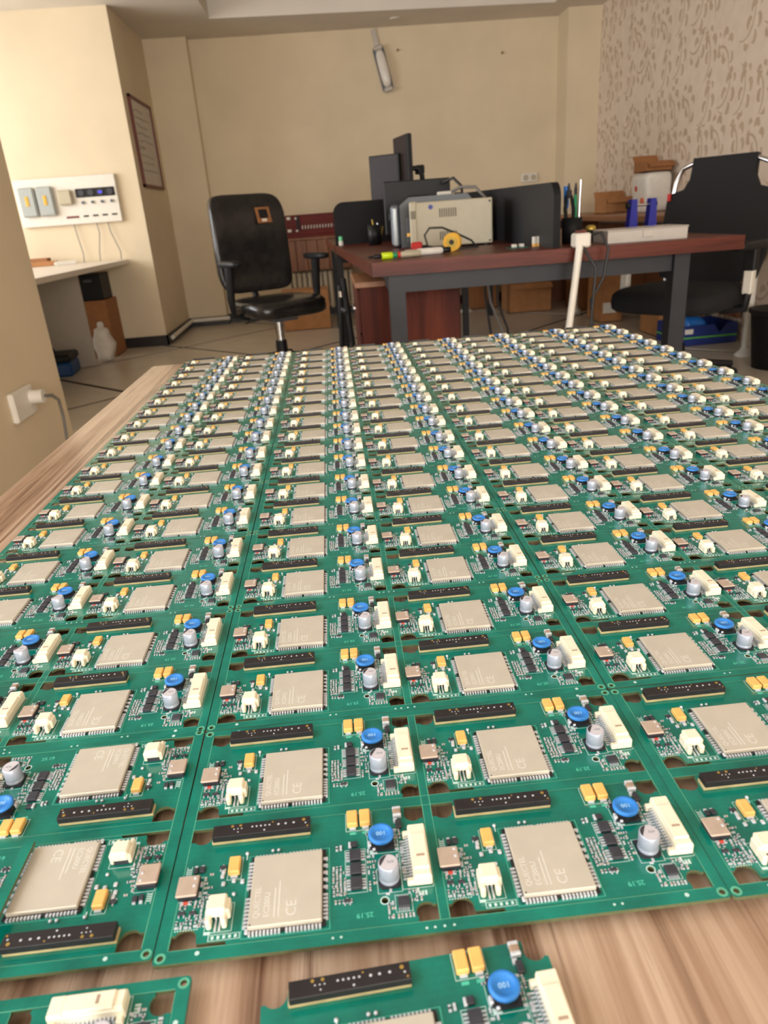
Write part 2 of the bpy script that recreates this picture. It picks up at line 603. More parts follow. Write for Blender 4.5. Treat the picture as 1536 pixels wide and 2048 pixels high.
def add_text(mb, body, size, mat, loc, rz=0.0, tilt=None, bold=0.0):
    V, F = text_geo(body, size, bold)
    R = Matrix.Translation(loc) @ Matrix.Rotation(rz, 4, 'Z')
    if tilt is not None:
        R = R @ Matrix.Rotation(tilt, 4, 'X')
    mb.raw([tuple(R @ Vector(v)) for v in V], F, mat)


def arc(cx, cy, r, a0, a1, n=8):
    return [(cx + r * math.cos(math.radians(a0 + (a1 - a0) * i / n)), cy + r * math.sin(math.radians(a0 + (a1 - a0) * i / n))) for i in range(n + 1)]


def circ(cx, cy, r, n=14):
    return [(cx + r * math.cos(2 * PI * i / n), cy + r * math.sin(2 * PI * i / n)) for i in range(n)]


# ================================================================== THE ROOM
RX0, RX1, RY0, RY1, CZ = -4.0, 2.88, -5.0, 7.42, 2.47


def clip_poly(P, axis, lim, keep_less):
    out = []
    n = len(P)
    for i in range(n):
        a, b = P[i], P[(i + 1) % n]
        ia = (a[axis] <= lim) if keep_less else (a[axis] >= lim)
        ib = (b[axis] <= lim) if keep_less else (b[axis] >= lim)
        if ia:
            out.append(a)
        if ia != ib:
            t = (lim - a[axis]) / (b[axis] - a[axis])
            out.append((a[0] + t * (b[0] - a[0]), a[1] + t * (b[1] - a[1])))
    return out


floor = tag(MB().box(RX0, RY0, -0.08, RX1, RY1, -0.004, 'joint').build('floor'), 'beige floor of big diagonal tiles divided by dark inlay strips', None, None, 'structure')
L, GAP = 1.70, 0.028
for i in range(-9, 8):
    for j in range(-9, 8):
        s0, d0 = 3.29 + L * i + GAP, 5.30 + L * j + GAP
        s1, d1 = s0 + L - 2 * GAP, d0 + L - 2 * GAP
        P = [((s - d) / 2, (s + d) / 2) for s, d in ((s0, d0), (s1, d0), (s1, d1), (s0, d1))]
        for ax, lim, less in ((0, RX0, False), (0, RX1, True), (1, RY0, False), (1, RY1, True)):
            if P:
                P = clip_poly(P, ax, lim, less)
        if len(P) >= 3:
            MB().prism(P, -0.004, 0.0, 'tile').build('floor_tile', floor)


def structure(mb, name, label):
    return tag(mb.build(name), label, None, None, 'structure')


structure(MB().box(-1.3, RY1, -0.08, 3.0, 7.57, 2.75, 'wall'), 'wall_back', 'plain beige plaster wall behind the desks')
structure(MB().box(2.58, 7.12, 0, 2.88, RY1, CZ, 'wall'), 'wall_back_pilaster', 'beige corner pier beside the patterned wallpaper')
structure(MB().box(RX1, RY0 - 0.15, -0.08, 3.03, RY1 + .15, 2.75, 'paper'), 'wall_right', 'right wall papered with brown curled leaf sprigs')
structure(MB().prism([(-4.15, 6.2), (-1.17, 6.2), (-1.17, 7.30), (-0.79, 7.30), (-0.79, 7.57), (-4.15, 7.57)], -0.08, 2.75, 'wall'), 'wall_left_far', 'bright stepped wall corner above the white table')


def wall_with_opening(name, label, axis, a0, a1, off, thick, o0, o1, z0, z1, mat='wall'):
    """wall plane with a window hole; axis 'y': runs along y at x=off, axis 'x': runs along x at y=off"""
    mb = MB()

    def bx(u0, u1, w0, w1):
        if axis == 'y':
            mb.box(min(off, off + thick), u0, w0, max(off, off + thick), u1, w1, mat)
        else:
            mb.box(u0, min(off, off + thick), w0, u1, max(off, off + thick), w1, mat)
    bx(a0, o0, -0.08, 2.75)
    bx(o1, a1, -0.08, 2.75)
    bx(o0, o1, -0.08, z0)
    bx(o0, o1, z1, 2.75)
    return structure(mb, name, label)


def window(name, label, axis, off, o0, o1, z0, z1):
    t = tag(thing(name, label, None, (0, 0, 0)), None, None, None, 'structure')
    n = 3

    def bx(mb, u0, u1, d0, d1, w0, w1, mat):
        if axis == 'y':
            mb.box(off + d0, u0, w0, off + d1, u1, w1, mat)
        else:
            mb.box(u0, off + d0, w0, u1, off + d1, w1, mat)
    fr = MB()
    for (u0, u1, w0, w1) in ((o0, o1, z0, z0 + .05), (o0, o1, z1 - .05, z1), (o0, o0 + .05, z0, z1), (o1 - .05, o1, z0, z1)):
        bx(fr, u0, u1, -.03, .03, w0, w1, 'window_frame')
    fr.build('window_frame', t)
    for k in range(1, n):
        u = o0 + (o1 - o0) * k / n
        mb = MB()
        bx(mb, u - .02, u + .02, -.02, .02, z0 + .05, z1 - .05, 'window_frame')
        mb.build('mullion', t)
    for k in range(n):
        ua, ub = o0 + (o1 - o0) * k / n + .03, o0 + (o1 - o0) * (k + 1) / n - .03
        mb = MB()
        bx(mb, ua, ub, -.004, .004, z0 + .05, z1 - .05, 'glass')
        mb.build('pane', t)
    return t


wall_with_opening('wall_left_alcove', 'left wall of the alcove with a wide window', 'y', 2.5, 6.2, RX0, -0.15, 2.7, 5.7, 0.75, 2.35)
window('window_1', 'wide white framed window of the alcove', 'y', -4.06, 2.7, 5.7, 0.75, 2.35)
structure(MB().box(-4.15, 1.0, -0.08, -0.80, 2.68, 2.75, 'wall'), 'wall_left_near', 'shaded beige wall end beside the wooden table')
wall_with_opening('wall_left_front', 'left wall beside the table with a window', 'y', RY0, 1.0, -0.80, -0.15, -1.7, 0.6, 0.93, 2.32)
window('window_2', 'white framed window on the left of the table', 'y', -0.86, -1.7, 0.6, 0.93, 2.32)
wall_with_opening('wall_front', 'beige wall behind the photographer', 'x', -0.95, RX1, RY0, -0.15, -0.65, 2.65, 0.68, 2.32)
window('added_fill_window', 'unseen white framed window added for fill light behind the photographer', 'x', -5.06, -0.65, 2.65, 0.68, 2.32)  # unseen window, added to go with the fill light

# ceiling: lowered soffit around a shallow recess
structure(MB().prism([(-4.15, -5.15), (3.03, -5.15), (3.03, 7.57), (-4.15, 7.57)], CZ, CZ + 0.13, 'ceil', holes=[[(-0.5, 0.3), (2.40, 0.3), (2.40, 6.93), (-0.5, 6.76)]]),
          'ceiling', 'off-white ceiling soffit around a recessed tray')
structure(MB().box(-0.6, 0.2, CZ + 0.13, 2.5, 7.03, CZ + 0.2, 'ceil'), 'ceiling_tray', 'flat top of the recessed ceiling tray')
structure(MB().box(-0.95, RY0, 2.6, RX1, 0.2, 2.75, 'ceil'), 'ceiling_cover', 'slab above the soffit')

# skirting and cable trunking
structure(MB().box(-4.0, 6.185, 0, -1.155, 6.2, 0.085, 'skirting').box(-1.17, 6.185, 0, -1.155, 7.30, 0.085, 'skirting').box(-1.155, 7.285, 0, -0.775, 7.3, 0.085, 'skirting').box(-0.79, 7.3, 0, -0.775, 7.42, .085, 'skirting'),
          'baseboard_left', 'black skirting around the stepped wall corner')
structure(MB().box(-0.775, 7.405, 0, 2.58, 7.42, 0.085, 'skirting'), 'baseboard_back', 'black skirting along the back wall')
tr = MB().tube([(-1.14, 6.28, .05), (-1.14, 7.25, .06)], .022, 'white_pvc', 4).tube([(-1.14, 7.265, .06), (-0.76, 7.265, .06)], .022, 'white_pvc', 4)
structure(tr, 'trim_1', 'white cable trunking running over the skirting')
dl = MB().lathe([(0.045, 0), (0.045, -.006), (.03, -.006)], 'ceil', n=20).lathe([(0.03, -.004), (0.001, -.002)], 'device_grey', n=20)
structure(dl, 'trim_2', 'small round ceiling spot').location = (1.05, 7.12, CZ)


# ================================================================== THE WOODEN TABLE WITH THE CIRCUIT BOARDS
tb = thing('work_table', 'light streaked wooden table covered with rows of green circuit boards', 'table', (0, 0, 0))
MB().rbox(-0.07, -0.55, TT - 0.036, 0.845, 1.251, TT, 0.0015, 'table_wood').build('tabletop', tb)
for x in (-0.02, 0.745):
    for y in (-0.5, 1.15):
        MB().box(x, y, 0, x + .05, y + .05, TT - .036, 'table_side').build('leg', tb)
MB().box(0.03, 1.16, TT - .11, 0.745, 1.18, TT - .036, 'table_side').build('apron', tb)
MB().box(-0.005, -0.45, TT - .11, 0.015, 1.15, TT - .036, 'table_side').build('apron', tb)

K = 0.001                         # board builders work in millimetres
BW, BD, T0 = 209.8, 123.8, 1.6    # panel size, board thickness
PX, PY = 102.2, 60.0              # board pitch inside a panel


def mm():
    return MB(K)


# ---- rails around the four boards
def frame_mesh():
    mb = mm()
    outer = arc(1.6, 1.6, 1.6, 180, 270, 4) + arc(BW - 1.6, 1.6, 1.6, 270, 360, 4) + arc(BW - 1.6, BD - 1.6, 1.6, 0, 90, 4) + arc(1.6, BD - 1.6, 1.6, 90, 180, 4)
    holes = []
    for bx in (0, PX):
        for by in (0, PY):
            holes.append([(bx + 4.7, by + 4.9), (bx + 103.2, by + 4.9), (bx + 103.2, by + 59.4), (bx + 4.7, by + 59.4)])
    corners = [(2.5, 2.5), (BW - 2.5, 2.5), (2.5, BD - 2.5), (BW - 2.5, BD - 2.5)]
    for x, y in corners:
        holes.append(circ(x, y, 1.15, 12))
    mb.prism(outer, 0, T0, 'mask', 'fr4', holes)
    for x, y in corners:                                     # bare ring round each tooling hole
        a, b = circ(x, y, 1.15, 16), circ(x, y, 2.0, 16)
        mb.raw([(p[0], p[1], T0 + .02) for p in a + b], [(i, 16 + i, 16 + (i + 1) % 16, (i + 1) % 16) for i in range(16)], 'score')
    for bx in (0, PX):                                       # scored grooves show paler
        for x in (4.55, 103.2):
            mb.box(bx + x, 5, T0 - .1, bx + x + .3, BD - 5, T0 + .015, 'score')
    for by in (0, PY):
        for y in (4.75, 59.4):
            mb.box(5, by + y, T0 - .1, BW - 5, by + y + .2, T0 + .012, 'score')
    for x, y in ((15.5, 3.0), (BW - 15.5, 3.0), (17.0, BD - 2.6), (BW - 17.0, BD - 2.6), (64, 2.6), (67, 2.6), (107 + 60, 2.6), (107 + 63, 2.6), (98, 2.2), (101, 2.2), (104.5, 2.2), (108, 2.2)):
        mb.cyl(x, y, T0 - .05, T0 + .04, 0.85 if y > 2.7 or x < 20 else .5, 'silk', 12)
    return mb.mesh('panel_frame')


def board_mesh():
    mb = mm()
    P = [(25.5, 5.1), (95.6, 5.1), (95.6, 6.4)] + arc(98.9, 8.9, 3.9, 218, 40, 12) + [(103.0, 11.5)]
    P += [(103.0, 52.4)] + arc(98.9, 55.4, 3.9, -40, -200, 12) + [(95.3, 57.2), (95.3, 59.2)]
    P += [(14.2, 59.2), (14.2, 55.4)] + arc(9.7, 55.2, 4.1, 0, -142, 12) + [(4.9, 52.6)]
    P += [(4.9, 10.6), (6.2, 10.6)] + arc(10.0, 8.7, 4.2, 152, -8, 12) + [(14.6, 6.5), (25.0, 6.5)]
    mb.prism(P, 0, T0, 'mask', 'fr4', [circ(83.8, 15.2, 1.35, 12)])
    a, b = circ(83.8, 15.2, 1.35, 16), circ(83.8, 15.2, 1.8, 16)
    mb.raw([(p[0], p[1], T0 + .03) for p in a + b], [(i, 16 + i, 16 + (i + 1) % 16, (i + 1) % 16) for i in range(16)], 'silk')
    return mb.mesh('circuit_board')


Z = T0


def radio_module():
    mb = mm()
    mb.box(31.9, 7.5, Z, 61.5, 41.2, Z + .8, 'black_board')
    mb.rbox(33.0, 8.6, Z + .6, 60.3, 39.9, Z + 2.7, .35, 'shield')
    for i in range(20):
        if i in (9,):
            continue
        x = 33.2 + i * 1.36
        mb.box(x, 6.7, Z, x + .8, 8.3, Z + 1.0, 'pad')
        mb.box(x, 40.3, Z, x + .8, 41.7, Z + .9, 'pad')
    for i in range(18):
        y = 10.0 + i * 1.62
        if i not in (8, 9):
            mb.box(30.9, y, Z, 32.7, y + .95, Z + .95, 'pad')
        if i < 7 or i % 2 == 0:
            mb.box(60.6, y, Z, 62.4, y + (.9 if i < 7 else 1.3), Z + .95, 'pad')
    mb.cyl(33.9, 9.5, Z + 2.5, Z + 2.72, .35, 'hole', 8)
    mb.rbox(32.0, 7.0, Z + .8, 33.2, 9.2, Z + 1.7, .3, 'pad')
    return mb.mesh('radio_module')


def module_print():
    mb = mm()
    z = Z + 2.73
    add_text(mb, 'QUECTEL', 3.1, 'print', (36.0, 18.6, z), PI / 2, bold=.03)
    add_text(mb, 'EC200U', 3.1, 'print', (39.7, 17.2, z), PI / 2, bold=.05)
    add_text(mb, 'CE', 5.6, 'print', (49.0, 14.6, z), PI / 2, bold=.02)
    for x, y0, y1 in ((42.3, 11.5, 24.0), (43.9, 11.5, 27.0)):          # fine print too small to read
        mb.raw([(x, y0, z), (x + .5, y0, z), (x + .5, y1, z), (x, y1, z)], [(0, 1, 2, 3)], 'print')
    return mb.mesh('module_print')


def tantalum(x, y):
    mb = mm()
    mb.rbox(x, y, Z + .2, x + 4.5, y + 7.6, Z + 3.0, .42, 'tant')
    mb.box(x + .9, y - .8, Z, x + 3.6, y + .3, Z + .9, 'pad')
    mb.box(x + .9, y + 7.3, Z, x + 3.6, y + 8.4, Z + .9, 'pad')
    return mb.mesh('tantalum_capacitor')


def electrolytic():
    mb = mm()
    cx, cy = 86.3, 24.0
    mb.prism([(cx - 4.2, cy - 4.2 + 1.2), (cx - 3.0, cy - 4.2), (cx + 3.0, cy - 4.2), (cx + 4.2, cy - 3.0), (cx + 4.2, cy + 4.2), (cx - 4.2, cy + 4.2)], Z, Z + 1.2, 'ferrite')
    mb.lathe([(3.95, Z + 1.2), (4.05, Z + 1.5), (4.0, Z + 2.4), (3.75, Z + 2.75), (3.95, Z + 3.1), (3.98, Z + 8.9), (3.75, Z + 9.25), (3.5, Z + 9.3)], 'can', cx, cy, 28)
    mb.cyl(cx, cy, Z + 9.0, Z + 9.32, 3.55, 'can_top', 28)
    seg = [(cx + 3.45 * math.cos(math.radians(a)), cy + 3.45 * math.sin(math.radians(a)), Z + 9.34) for a in range(95, 206, 10)]
    mb.raw(seg, [tuple(range(len(seg)))], 'black_ic')
    add_text(mb, '470', 1.7, 'device_grey', (cx + .9, cy + .3, Z + 9.34), PI)
    mb.box(cx - .5, cy - 5.6, Z, cx + .5, cy - 4.1, Z + .3, 'pad').box(cx - .5, cy + 4.1, Z, cx + .5, cy + 5.4, Z + .3, 'pad')
    return mb.mesh('electrolytic_capacitor')


def power_inductor():
    mb = mm()
    cx, cy = 84.5, 42.6
    mb.prism([(cx - 5, cy - 3.4), (cx - 3.6, cy - 5), (cx + 4.9, cy - 5), (cx + 4.9, cy + 3.6), (cx + 3.6, cy + 5), (cx - 5, cy + 5)], Z, Z + 1.4, 'ferrite')
    mb.lathe([(4.9, Z + 1.2), (4.9, Z + 3.5), (5.2, Z + 3.6)], 'ferrite', cx, cy, 28)
    mb.lathe([(5.2, Z + 3.6), (5.25, Z + 4.5), (4.9, Z + 4.95), (3.7, Z + 4.95), (3.5, Z + 4.7), (0.01, Z + 4.7)], 'blue', cx, cy, 28)
    add_text(mb, '100', 2.7, 'blue_print', (cx, cy, Z + 4.74), PI, bold=.05)
    mb.rbox(cx - 5.6, cy - 3.4, Z, cx - 4.2, cy - .8, Z + 2.3, .3, 'pad').rbox(cx - 3.9, cy - 5.3, Z + .8, cx - 2.6, cy - 4.3, Z + 2.0, .3, 'pad')
    return mb.mesh('power_inductor')


def square_inductor():
    mb = mm()
    mb.rbox(4.5, 24.8, Z + .1, 12.3, 34.0, Z + 2.4, .3, 'ferrite')
    mb.rbox(4.0, 24.4, Z + 2.3, 12.2, 33.8, Z + 3.3, .45, 'tan')
    mb.rbox(10.2, 31.6, Z + 3.2, 11.2, 32.8, Z + 3.5, .12, 'pad').rbox(10.2, 28.2, Z + 3.2, 11.2, 29.4, Z + 3.5, .12, 'pad')
    mb.box(12.0, 26, Z, 13.2, 28, Z + .6, 'pad').box(12.0, 30.5, Z, 13.2, 32.5, Z + .6, 'pad')
    return mb.mesh('square_inductor')


def wire_connector():
    mb = mm()
    I = 'plastic_ivory'
    mb.rbox(95.4, 19.6, Z + .2, 102.6, 44.6, Z + 5.0, .45, I)
    mb.rbox(95.9, 22.8, Z + 4.6, 102.2, 39.6, Z + 6.2, .5, I)
    mb.rbox(96.2, 19.9, Z + 4.4, 102.2, 23.4, Z + 5.5, .35, I)
    mb.rbox(95.5, 39.3, Z + 4.4, 102.4, 44.4, Z + 5.9, .4, I)
    mb.rbox(93.2, 42.0, Z, 95.8, 44.2, Z + 3.0, .35, I).rbox(93.0, 19.9, Z, 95.8, 22.2, Z + 2.6, .35, I)
    mb.rbox(97.6, 27.9, Z + 6.0, 100.8, 29.1, Z + 6.35, .15, 'brown_chip')
    for i in range(14):
        y = 23.0 + i * 1.36
        mb.box(94.6, y, -4.5, 95.2, y + .6, .1, 'pad')
        mb.box(91.7, y, Z, 95.6, y + .62, Z + .5, 'pad').box(94.2, y, Z + .4, 95.5, y + .62, Z + 2.4, 'pad')
    return mb.mesh('wire_connector')


def battery_connector():
    mb = mm()
    I = 'plastic_ivory'
    mb.rbox(18.2, 14.2, Z + 2.4, 25.0, 21.2, Z + 6.9, .6, I)
    mb.rbox(17.3, 14.8, Z + .2, 18.9, 20.6, Z + 5.2, .5, I).rbox(24.4, 14.8, Z + .2, 26.1, 20.6, Z + 5.2, .5, I)
    mb.rbox(17.5, 11.2, Z, 19.4, 15.2, Z + 4.6, .5, I).rbox(23.2, 11.2, Z, 25.1, 15.2, Z + 4.6, .5, I)
    mb.box(18.8, 16.5, Z, 24.6, 20.4, Z + 2.6, 'black_ic')
    for x in (20.3, 21.9):
        mb.box(x, 16.0, -4.5, x + .7, 16.7, .1, 'pad')
        mb.box(x, 10.6, Z, x + .7, 16.6, Z + .5, 'pad').box(x, 15.2, Z, x + .7, 16.0, Z + 3, 'pad')
    return mb.mesh('battery_connector')


def header_strip():
    mb = mm()
    mb.rbox(14.1, 50.1, Z, 55.2, 55.9, Z + 1.7, .25, 'spacer')
    mb.rbox(14.6, 50.0, Z + 1.6, 55.3, 56.1, Z + 4.6, .15, 'black_board')
    zt = Z + 4.6
    for x, y, r, m in ((22.6, 54.9, .62, 'gold'), (26.0, 54.9, .62, 'gold'), (23.4, 53.3, .3, 'pad'), (25.0, 53.3, .3, 'pad'), (26.6, 53.3, .3, 'pad'),
                       (31, 53.6, .42, 'pad'), (32.8, 53.6, .42, 'pad'), (34.6, 53.6, .42, 'pad'), (36.4, 53.6, .42, 'pad'), (38.2, 53.6, .42, 'pad'), (39.5, 54.9, .35, 'gold'),
                       (42, 53.4, .5, 'pad'), (45, 53.4, .5, 'pad'), (48.4, 53.4, .5, 'pad'), (52.6, 54.4, .75, 'gold'), (53.4, 52.6, .4, 'pad'), (25.2, 51.6, .3, 'pad'), (36.2, 51.2, .4, 'pad'), (54.2, 51.0, .4, 'gold')):
        mb.cyl(x, y, zt - .1, zt + .06, r, m, 8)
    return mb.mesh('header_strip')


def logic_chip(y):
    mb = mm()
    mb.rbox(71.2, y, Z + .15, 75.6, y + 5.2, Z + 1.75, .2, 'black_ic')
    for i in range(4):
        yy = y + .45 + i * 1.25
        mb.box(69.6, yy, Z, 71.4, yy + .5, Z + .7, 'pad').box(75.4, yy, Z, 77.2, yy + .5, Z + .7, 'pad')
    return mb.mesh('logic_chip')


def diode():
    mb = mm()
    mb.rbox(90.3, 53.6, Z, 93.7, 58.4, Z + 2.3, .3, 'brown_chip')
    mb.rbox(90.2, 56.8, Z, 93.8, 58.5, Z + 2.35, .3, 'pad').rbox(90.2, 53.4, Z, 93.8, 54.8, Z + 2.35, .3, 'pad')
    mb.rbox(91.0, 47.8, Z, 93.3, 52.0, Z + 1.5, .2, 'black_ic').box(90.2, 51.2, Z, 91.8, 52.9, Z + 1.2, 'pad')
    return mb.mesh('diode')


def driver_chip():
    mb = mm()
    mb.rbox(88.6, 11.2, Z + .1, 93.0, 15.4, Z + 1.3, .15, 'black_ic')
    for i in range(6):
        mb.box(88.7 + i * .72, 9.9, Z, 89.0 + i * .72, 11.4, Z + .5, 'pad').box(88.7 + i * .72, 15.2, Z, 89.0 + i * .72, 16.6, Z + .5, 'pad')
    return mb.mesh('driver_chip')


def small_parts():
    rnd = random.Random(11)
    mb = mm()

    def chip(x, y, lx, ly, h, mat):
        """two tinned ends with a body between them"""
        if lx >= ly:
            mb.box(x, y, Z, x + lx * .3, y + ly, Z + h, 'pad').box(x + lx * .7, y, Z, x + lx, y + ly, Z + h, 'pad')
            mb.box(x + lx * .3, y + .03, Z, x + lx * .7, y + ly - .03, Z + h * .95, mat)
        else:
            mb.box(x, y, Z, x + lx, y + ly * .3, Z + h, 'pad').box(x, y + ly * .7, Z, x + lx, y + ly, Z + h, 'pad')
            mb.box(x + .03, y + ly * .3, Z, x + lx - .03, y + ly * .7, Z + h * .95, mat)

    def sot(x, y):
        mb.rbox(x, y, Z + .1, x + 2.6, y + 1.3, Z + 1.0, .12, 'black_ic')
        for dx in (.1, 2.0):
            mb.box(x + dx, y - .9, Z, x + dx + .5, y + .2, Z + .4, 'pad')
        mb.box(x + 1.0, y + 1.2, Z, x + 1.5, y + 2.1, Z + .4, 'pad')

    def cluster(x0, y0, x1, y1, px, py, vert=.5, skip=.12):
        y = y0
        while y < y1:
            x = x0
            while x < x1:
                if rnd.random() > skip:
                    m = rnd.choice(('black_ic', 'black_ic', 'brown_chip', 'brown_chip', 'pad'))
                    if rnd.random() < vert:
                        chip(x + rnd.uniform(0, .3), y, .75, 1.5, .5, m)
                    else:
                        chip(x, y + rnd.uniform(0, .3), 1.5, .75, .5, m)
                x += px
            y += py
    cluster(5.4, 13.0, 14.2, 17.6, 1.75, 1.8, .75)
    sot(5.8, 18.6)
    sot(10.0, 18.4)
    cluster(5.6, 21.2, 13.6, 23.6, 1.8, 1.7, .6)
    mb.rbox(6.9, 23.0, Z, 8.8, 24.2, Z + .9, .15, 'red_chip').box(6.2, 23.0, Z, 7.0, 24.2, Z + .7, 'pad').box(8.7, 23.0, Z, 9.4, 24.2, Z + .7, 'pad')
    cluster(14.0, 13.0, 16.6, 30.0, 1.7, 2.0, .5, .15)
    cluster(13.6, 31.0, 17.0, 36.0, 1.8, 2.0, .3, .4)
    mb.rbox(8.6, 36.6, Z, 10.4, 39.2, Z + 1.1, .2, 'black_ic').rbox(11.0, 36.8, Z, 13.0, 39.6, Z + 1.1, .2, 'black_ic')
    for x in (8.8, 11.4):
        mb.box(x, 39.0, Z, x + 1.2, 40.2, Z + .7, 'pad')
    sot(19.0, 37.6)
    for x, y in ((20.0, 35.0), (19.8, 33.0), (20.6, 29.4), (24.6, 30.4), (28.0, 29.6)):
        mb.rbox(x, y, Z, x + 1.5, y + 1.9, Z + 1.0, .25, 'pad')
    for x, y, r in ((29.4, 43.6, .75), (39.9, 43.6, .7), (42.3, 43.6, .7), (26.0, 25.2, .75)):
        mb.puff((x, y, Z + .6), (r * 2, r * 2, 1.3), 'pad', .9, 10, 6)
    mb.box(29.2, 41.0, Z, 29.7, 43.5, Z + .2, 'silk')
    cluster(64.0, 19.2, 69.2, 32.4, 1.45, 1.95, .9, .05)
    cluster(64.6, 15.8, 71.0, 17.8, 1.5, 2.2, .8, .1)
    sot(68.4, 15.9)
    chip(65.6, 40.0, .9, 2.0, .7, 'black_ic')
    chip(67.2, 40.2, .9, 2.0, .9, 'pad')
    mb.rbox(71.6, 40.8, Z, 74.4, 43.4, Z + 1.2, .2, 'black_ic').rbox(70.8, 40.6, Z, 72.0, 43.4, Z + 1.1, .2, 'pad')
    cluster(78.0, 20.0, 81.8, 38.0, 2.0, 2.5, .5, .35)
    cluster(78.0, 46.5, 81.5, 49.0, 2.0, 2.0, .5, .3)
    cluster(89.6, 26.0, 91.6, 47.0, 1.9, 1.9, .3, .25)
    cluster(84.4, 17.2, 97.0, 19.0, 1.7, 2.0, .6, .2)
    cluster(84.6, 7.4, 87.6, 13.0, 1.5, 1.8, .8, .1)
    cluster(88.0, 7.2, 94.4, 9.2, 1.35, 2.0, .95, .05)
    cluster(93.8, 13.4, 97.4, 17.0, 1.7, 1.8, .5, .2)
    for y in (42.8, 43.0):
        pass
    return mb.mesh('small_parts')


def silkscreen():
    mb = mm()
    z = Z + .03

    def line(x0, y0, x1, y1, m='silkdim'):
        mb.raw([(x0, y0, z), (x1, y0, z), (x1, y1, z), (x0, y1, z)], [(0, 1, 2, 3)], m)
    line(30.5, 6.3, 63.0, 6.5)
    line(30.5, 42.2, 63.0, 42.4)
    line(30.4, 6.3, 30.65, 42.4)
    line(62.8, 6.3, 63.1, 42.4)
    line(18.6, 6.9, 30.0, 7.1, 'silk')
    line(18.6, 9.2, 30.0, 9.4, 'silk')
    line(18.5, 6.9, 18.8, 9.4, 'silk')
    line(29.8, 6.9, 30.1, 9.4, 'silk')
    for i in range(5):
        line(19.6 + i * 2.1, 7.5, 20.6 + i * 2.1, 8.8, 'silk')
    line(16.6, 9.6, 19.0, 10.8, 'silk')
    for i in range(4):
        line(5.9, 36.0 + i, 7.4, 36.5 + i, 'silk')
    line(5.6, 35.4, 5.8, 40.6, 'silk')
    line(7.5, 35.4, 7.7, 40.6, 'silk')
    def frame(x0, y0, x1, y1, m='silk', t=.22):
        line(x0, y0, x1, y0 + t, m)
        line(x0, y1 - t, x1, y1, m)
        line(x0, y0, x0 + t, y1, m)
        line(x1 - t, y0, x1, y1, m)
    for b in ((22.3, 32.2, 28.0, 42.6), (69.9, 49.4, 81.2, 59.0), (69.2, 19.8, 77.6, 40.0), (81.4, 18.2, 91.0, 29.4), (78.6, 36.6, 90.4, 48.4), (3.6 + 1.6, 24.0, 13.6, 35.0), (90.9, 18.9, 102.9, 45.6), (16.6, 10.2, 26.8, 22.0), (87.6, 9.6, 94.0, 17.0)):
        frame(*b)
    for i in range(9):
        line(5.6 + i * 1.0, 12.2, 6.1 + i * 1.0, 12.7, 'silk')
    for x in (71.6, 76.8):
        line(x, 47.6, x + 2.6, 48.8, 'silkdim')
    line(79.4, 36.8, 82.4, 38.8, 'silk')
    for i in range(4):
        line(95.6 + i * 1.2, 15.6, 96.4 + i * 1.2, 17.6, 'silk')
    add_text(mb, '25.19', 2.9, 'silkdim', (76.0, 10.2, z), PI, bold=.05)
    return mb.mesh('silkscreen')


PARTS = [('header_strip', header_strip()), ('radio_module', radio_module()), ('module_print', module_print()),
         ('tantalum_capacitor', tantalum(22.9, 33.6)), ('tantalum_capacitor', tantalum(70.6, 50.8)), ('tantalum_capacitor', tantalum(76.0, 50.8)),
         ('electrolytic_capacitor', electrolytic()), ('power_inductor', power_inductor()), ('square_inductor', square_inductor()),
         ('wire_connector', wire_connector()), ('battery_connector', battery_connector()),
         ('logic_chip', logic_chip(20.8)), ('logic_chip', logic_chip(27.3)), ('logic_chip', logic_chip(33.8)),
         ('diode', diode()), ('driver_chip', driver_chip()), ('small_parts', small_parts()), ('silkscreen', silkscreen())]
BOARD, FRAME = board_mesh(), frame_mesh()


def link(name, me, parent):
    o = bpy.data.objects.new(name, me)
    COL.objects.link(o)
    o.parent = parent
    return o


def make_board(parent, off=(0, 0)):
    b = link('circuit_board', BOARD, parent)
    b.location = (off[0] * K, off[1] * K, 0)
    for n, me in PARTS:
        c = link(n, me, b)
        if n in ('small_parts', 'silkscreen', 'module_print'):
            c['kind'] = 'stuff'
    return b


def make_panel(label, x, y, z, rz, group):
    """origin at the panel's lower left corner before turning about its centre"""
    t = thing('circuit_board_sheet', label, 'circuit board', (0, 0, 0), 0, group)
    cx, cy = BW * K / 2, BD * K / 2
    t.matrix_world = Matrix.Translation((x + cx, y + cy, z)) @ Matrix.Rotation(rz, 4, 'Z') @ Matrix.Translation((-cx, -cy, 0))
    link('panel_frame', FRAME, t)
    for bx in (0, PX):
        for by in (0, PY):
            make_board(t, (bx, by))
    return t


ORD = ('first', 'second', 'third', 'fourth', 'fifth', 'sixth', 'seventh', 'eighth', 'ninth', 'tenth')
GP = 'circuit board panels laid out in rows on the table'
rnd = random.Random(5)
COLX = (0.0005, 0.2108, 0.4212, 0.6317)
for r in range(10):
    for c in range(4):
        x = COLX[c] + rnd.uniform(-.0002, .0002)
        y = r * 0.12425 + 0.0003 + rnd.uniform(-.00015, .00015)
        a = rnd.uniform(-.001, .001)
        if r == 0 and c == 0:
            make_panel('green circuit board panel turned half round against its neighbours, left in the front row', x, y + .002, TZ, PI + .004, GP)
        else:
            make_panel('green panel of four circuit boards, %s column from the left, %s row from the front' % (ORD[c], ORD[r]), x, y, TZ, a, GP)

# turned panel lying in front of the rows, at the lower left
pb = make_panel('green circuit board panel turned sideways, lying in front of the rows at lower left', 0, 0, TZ, 0, GP)
pb.matrix_world = Matrix.Translation((0.2262, -0.0045, TZ)) @ Matrix.Rotation(PI / 2 + .015, 4, 'Z') @ Matrix.Translation((-BW * K, 0, 0))
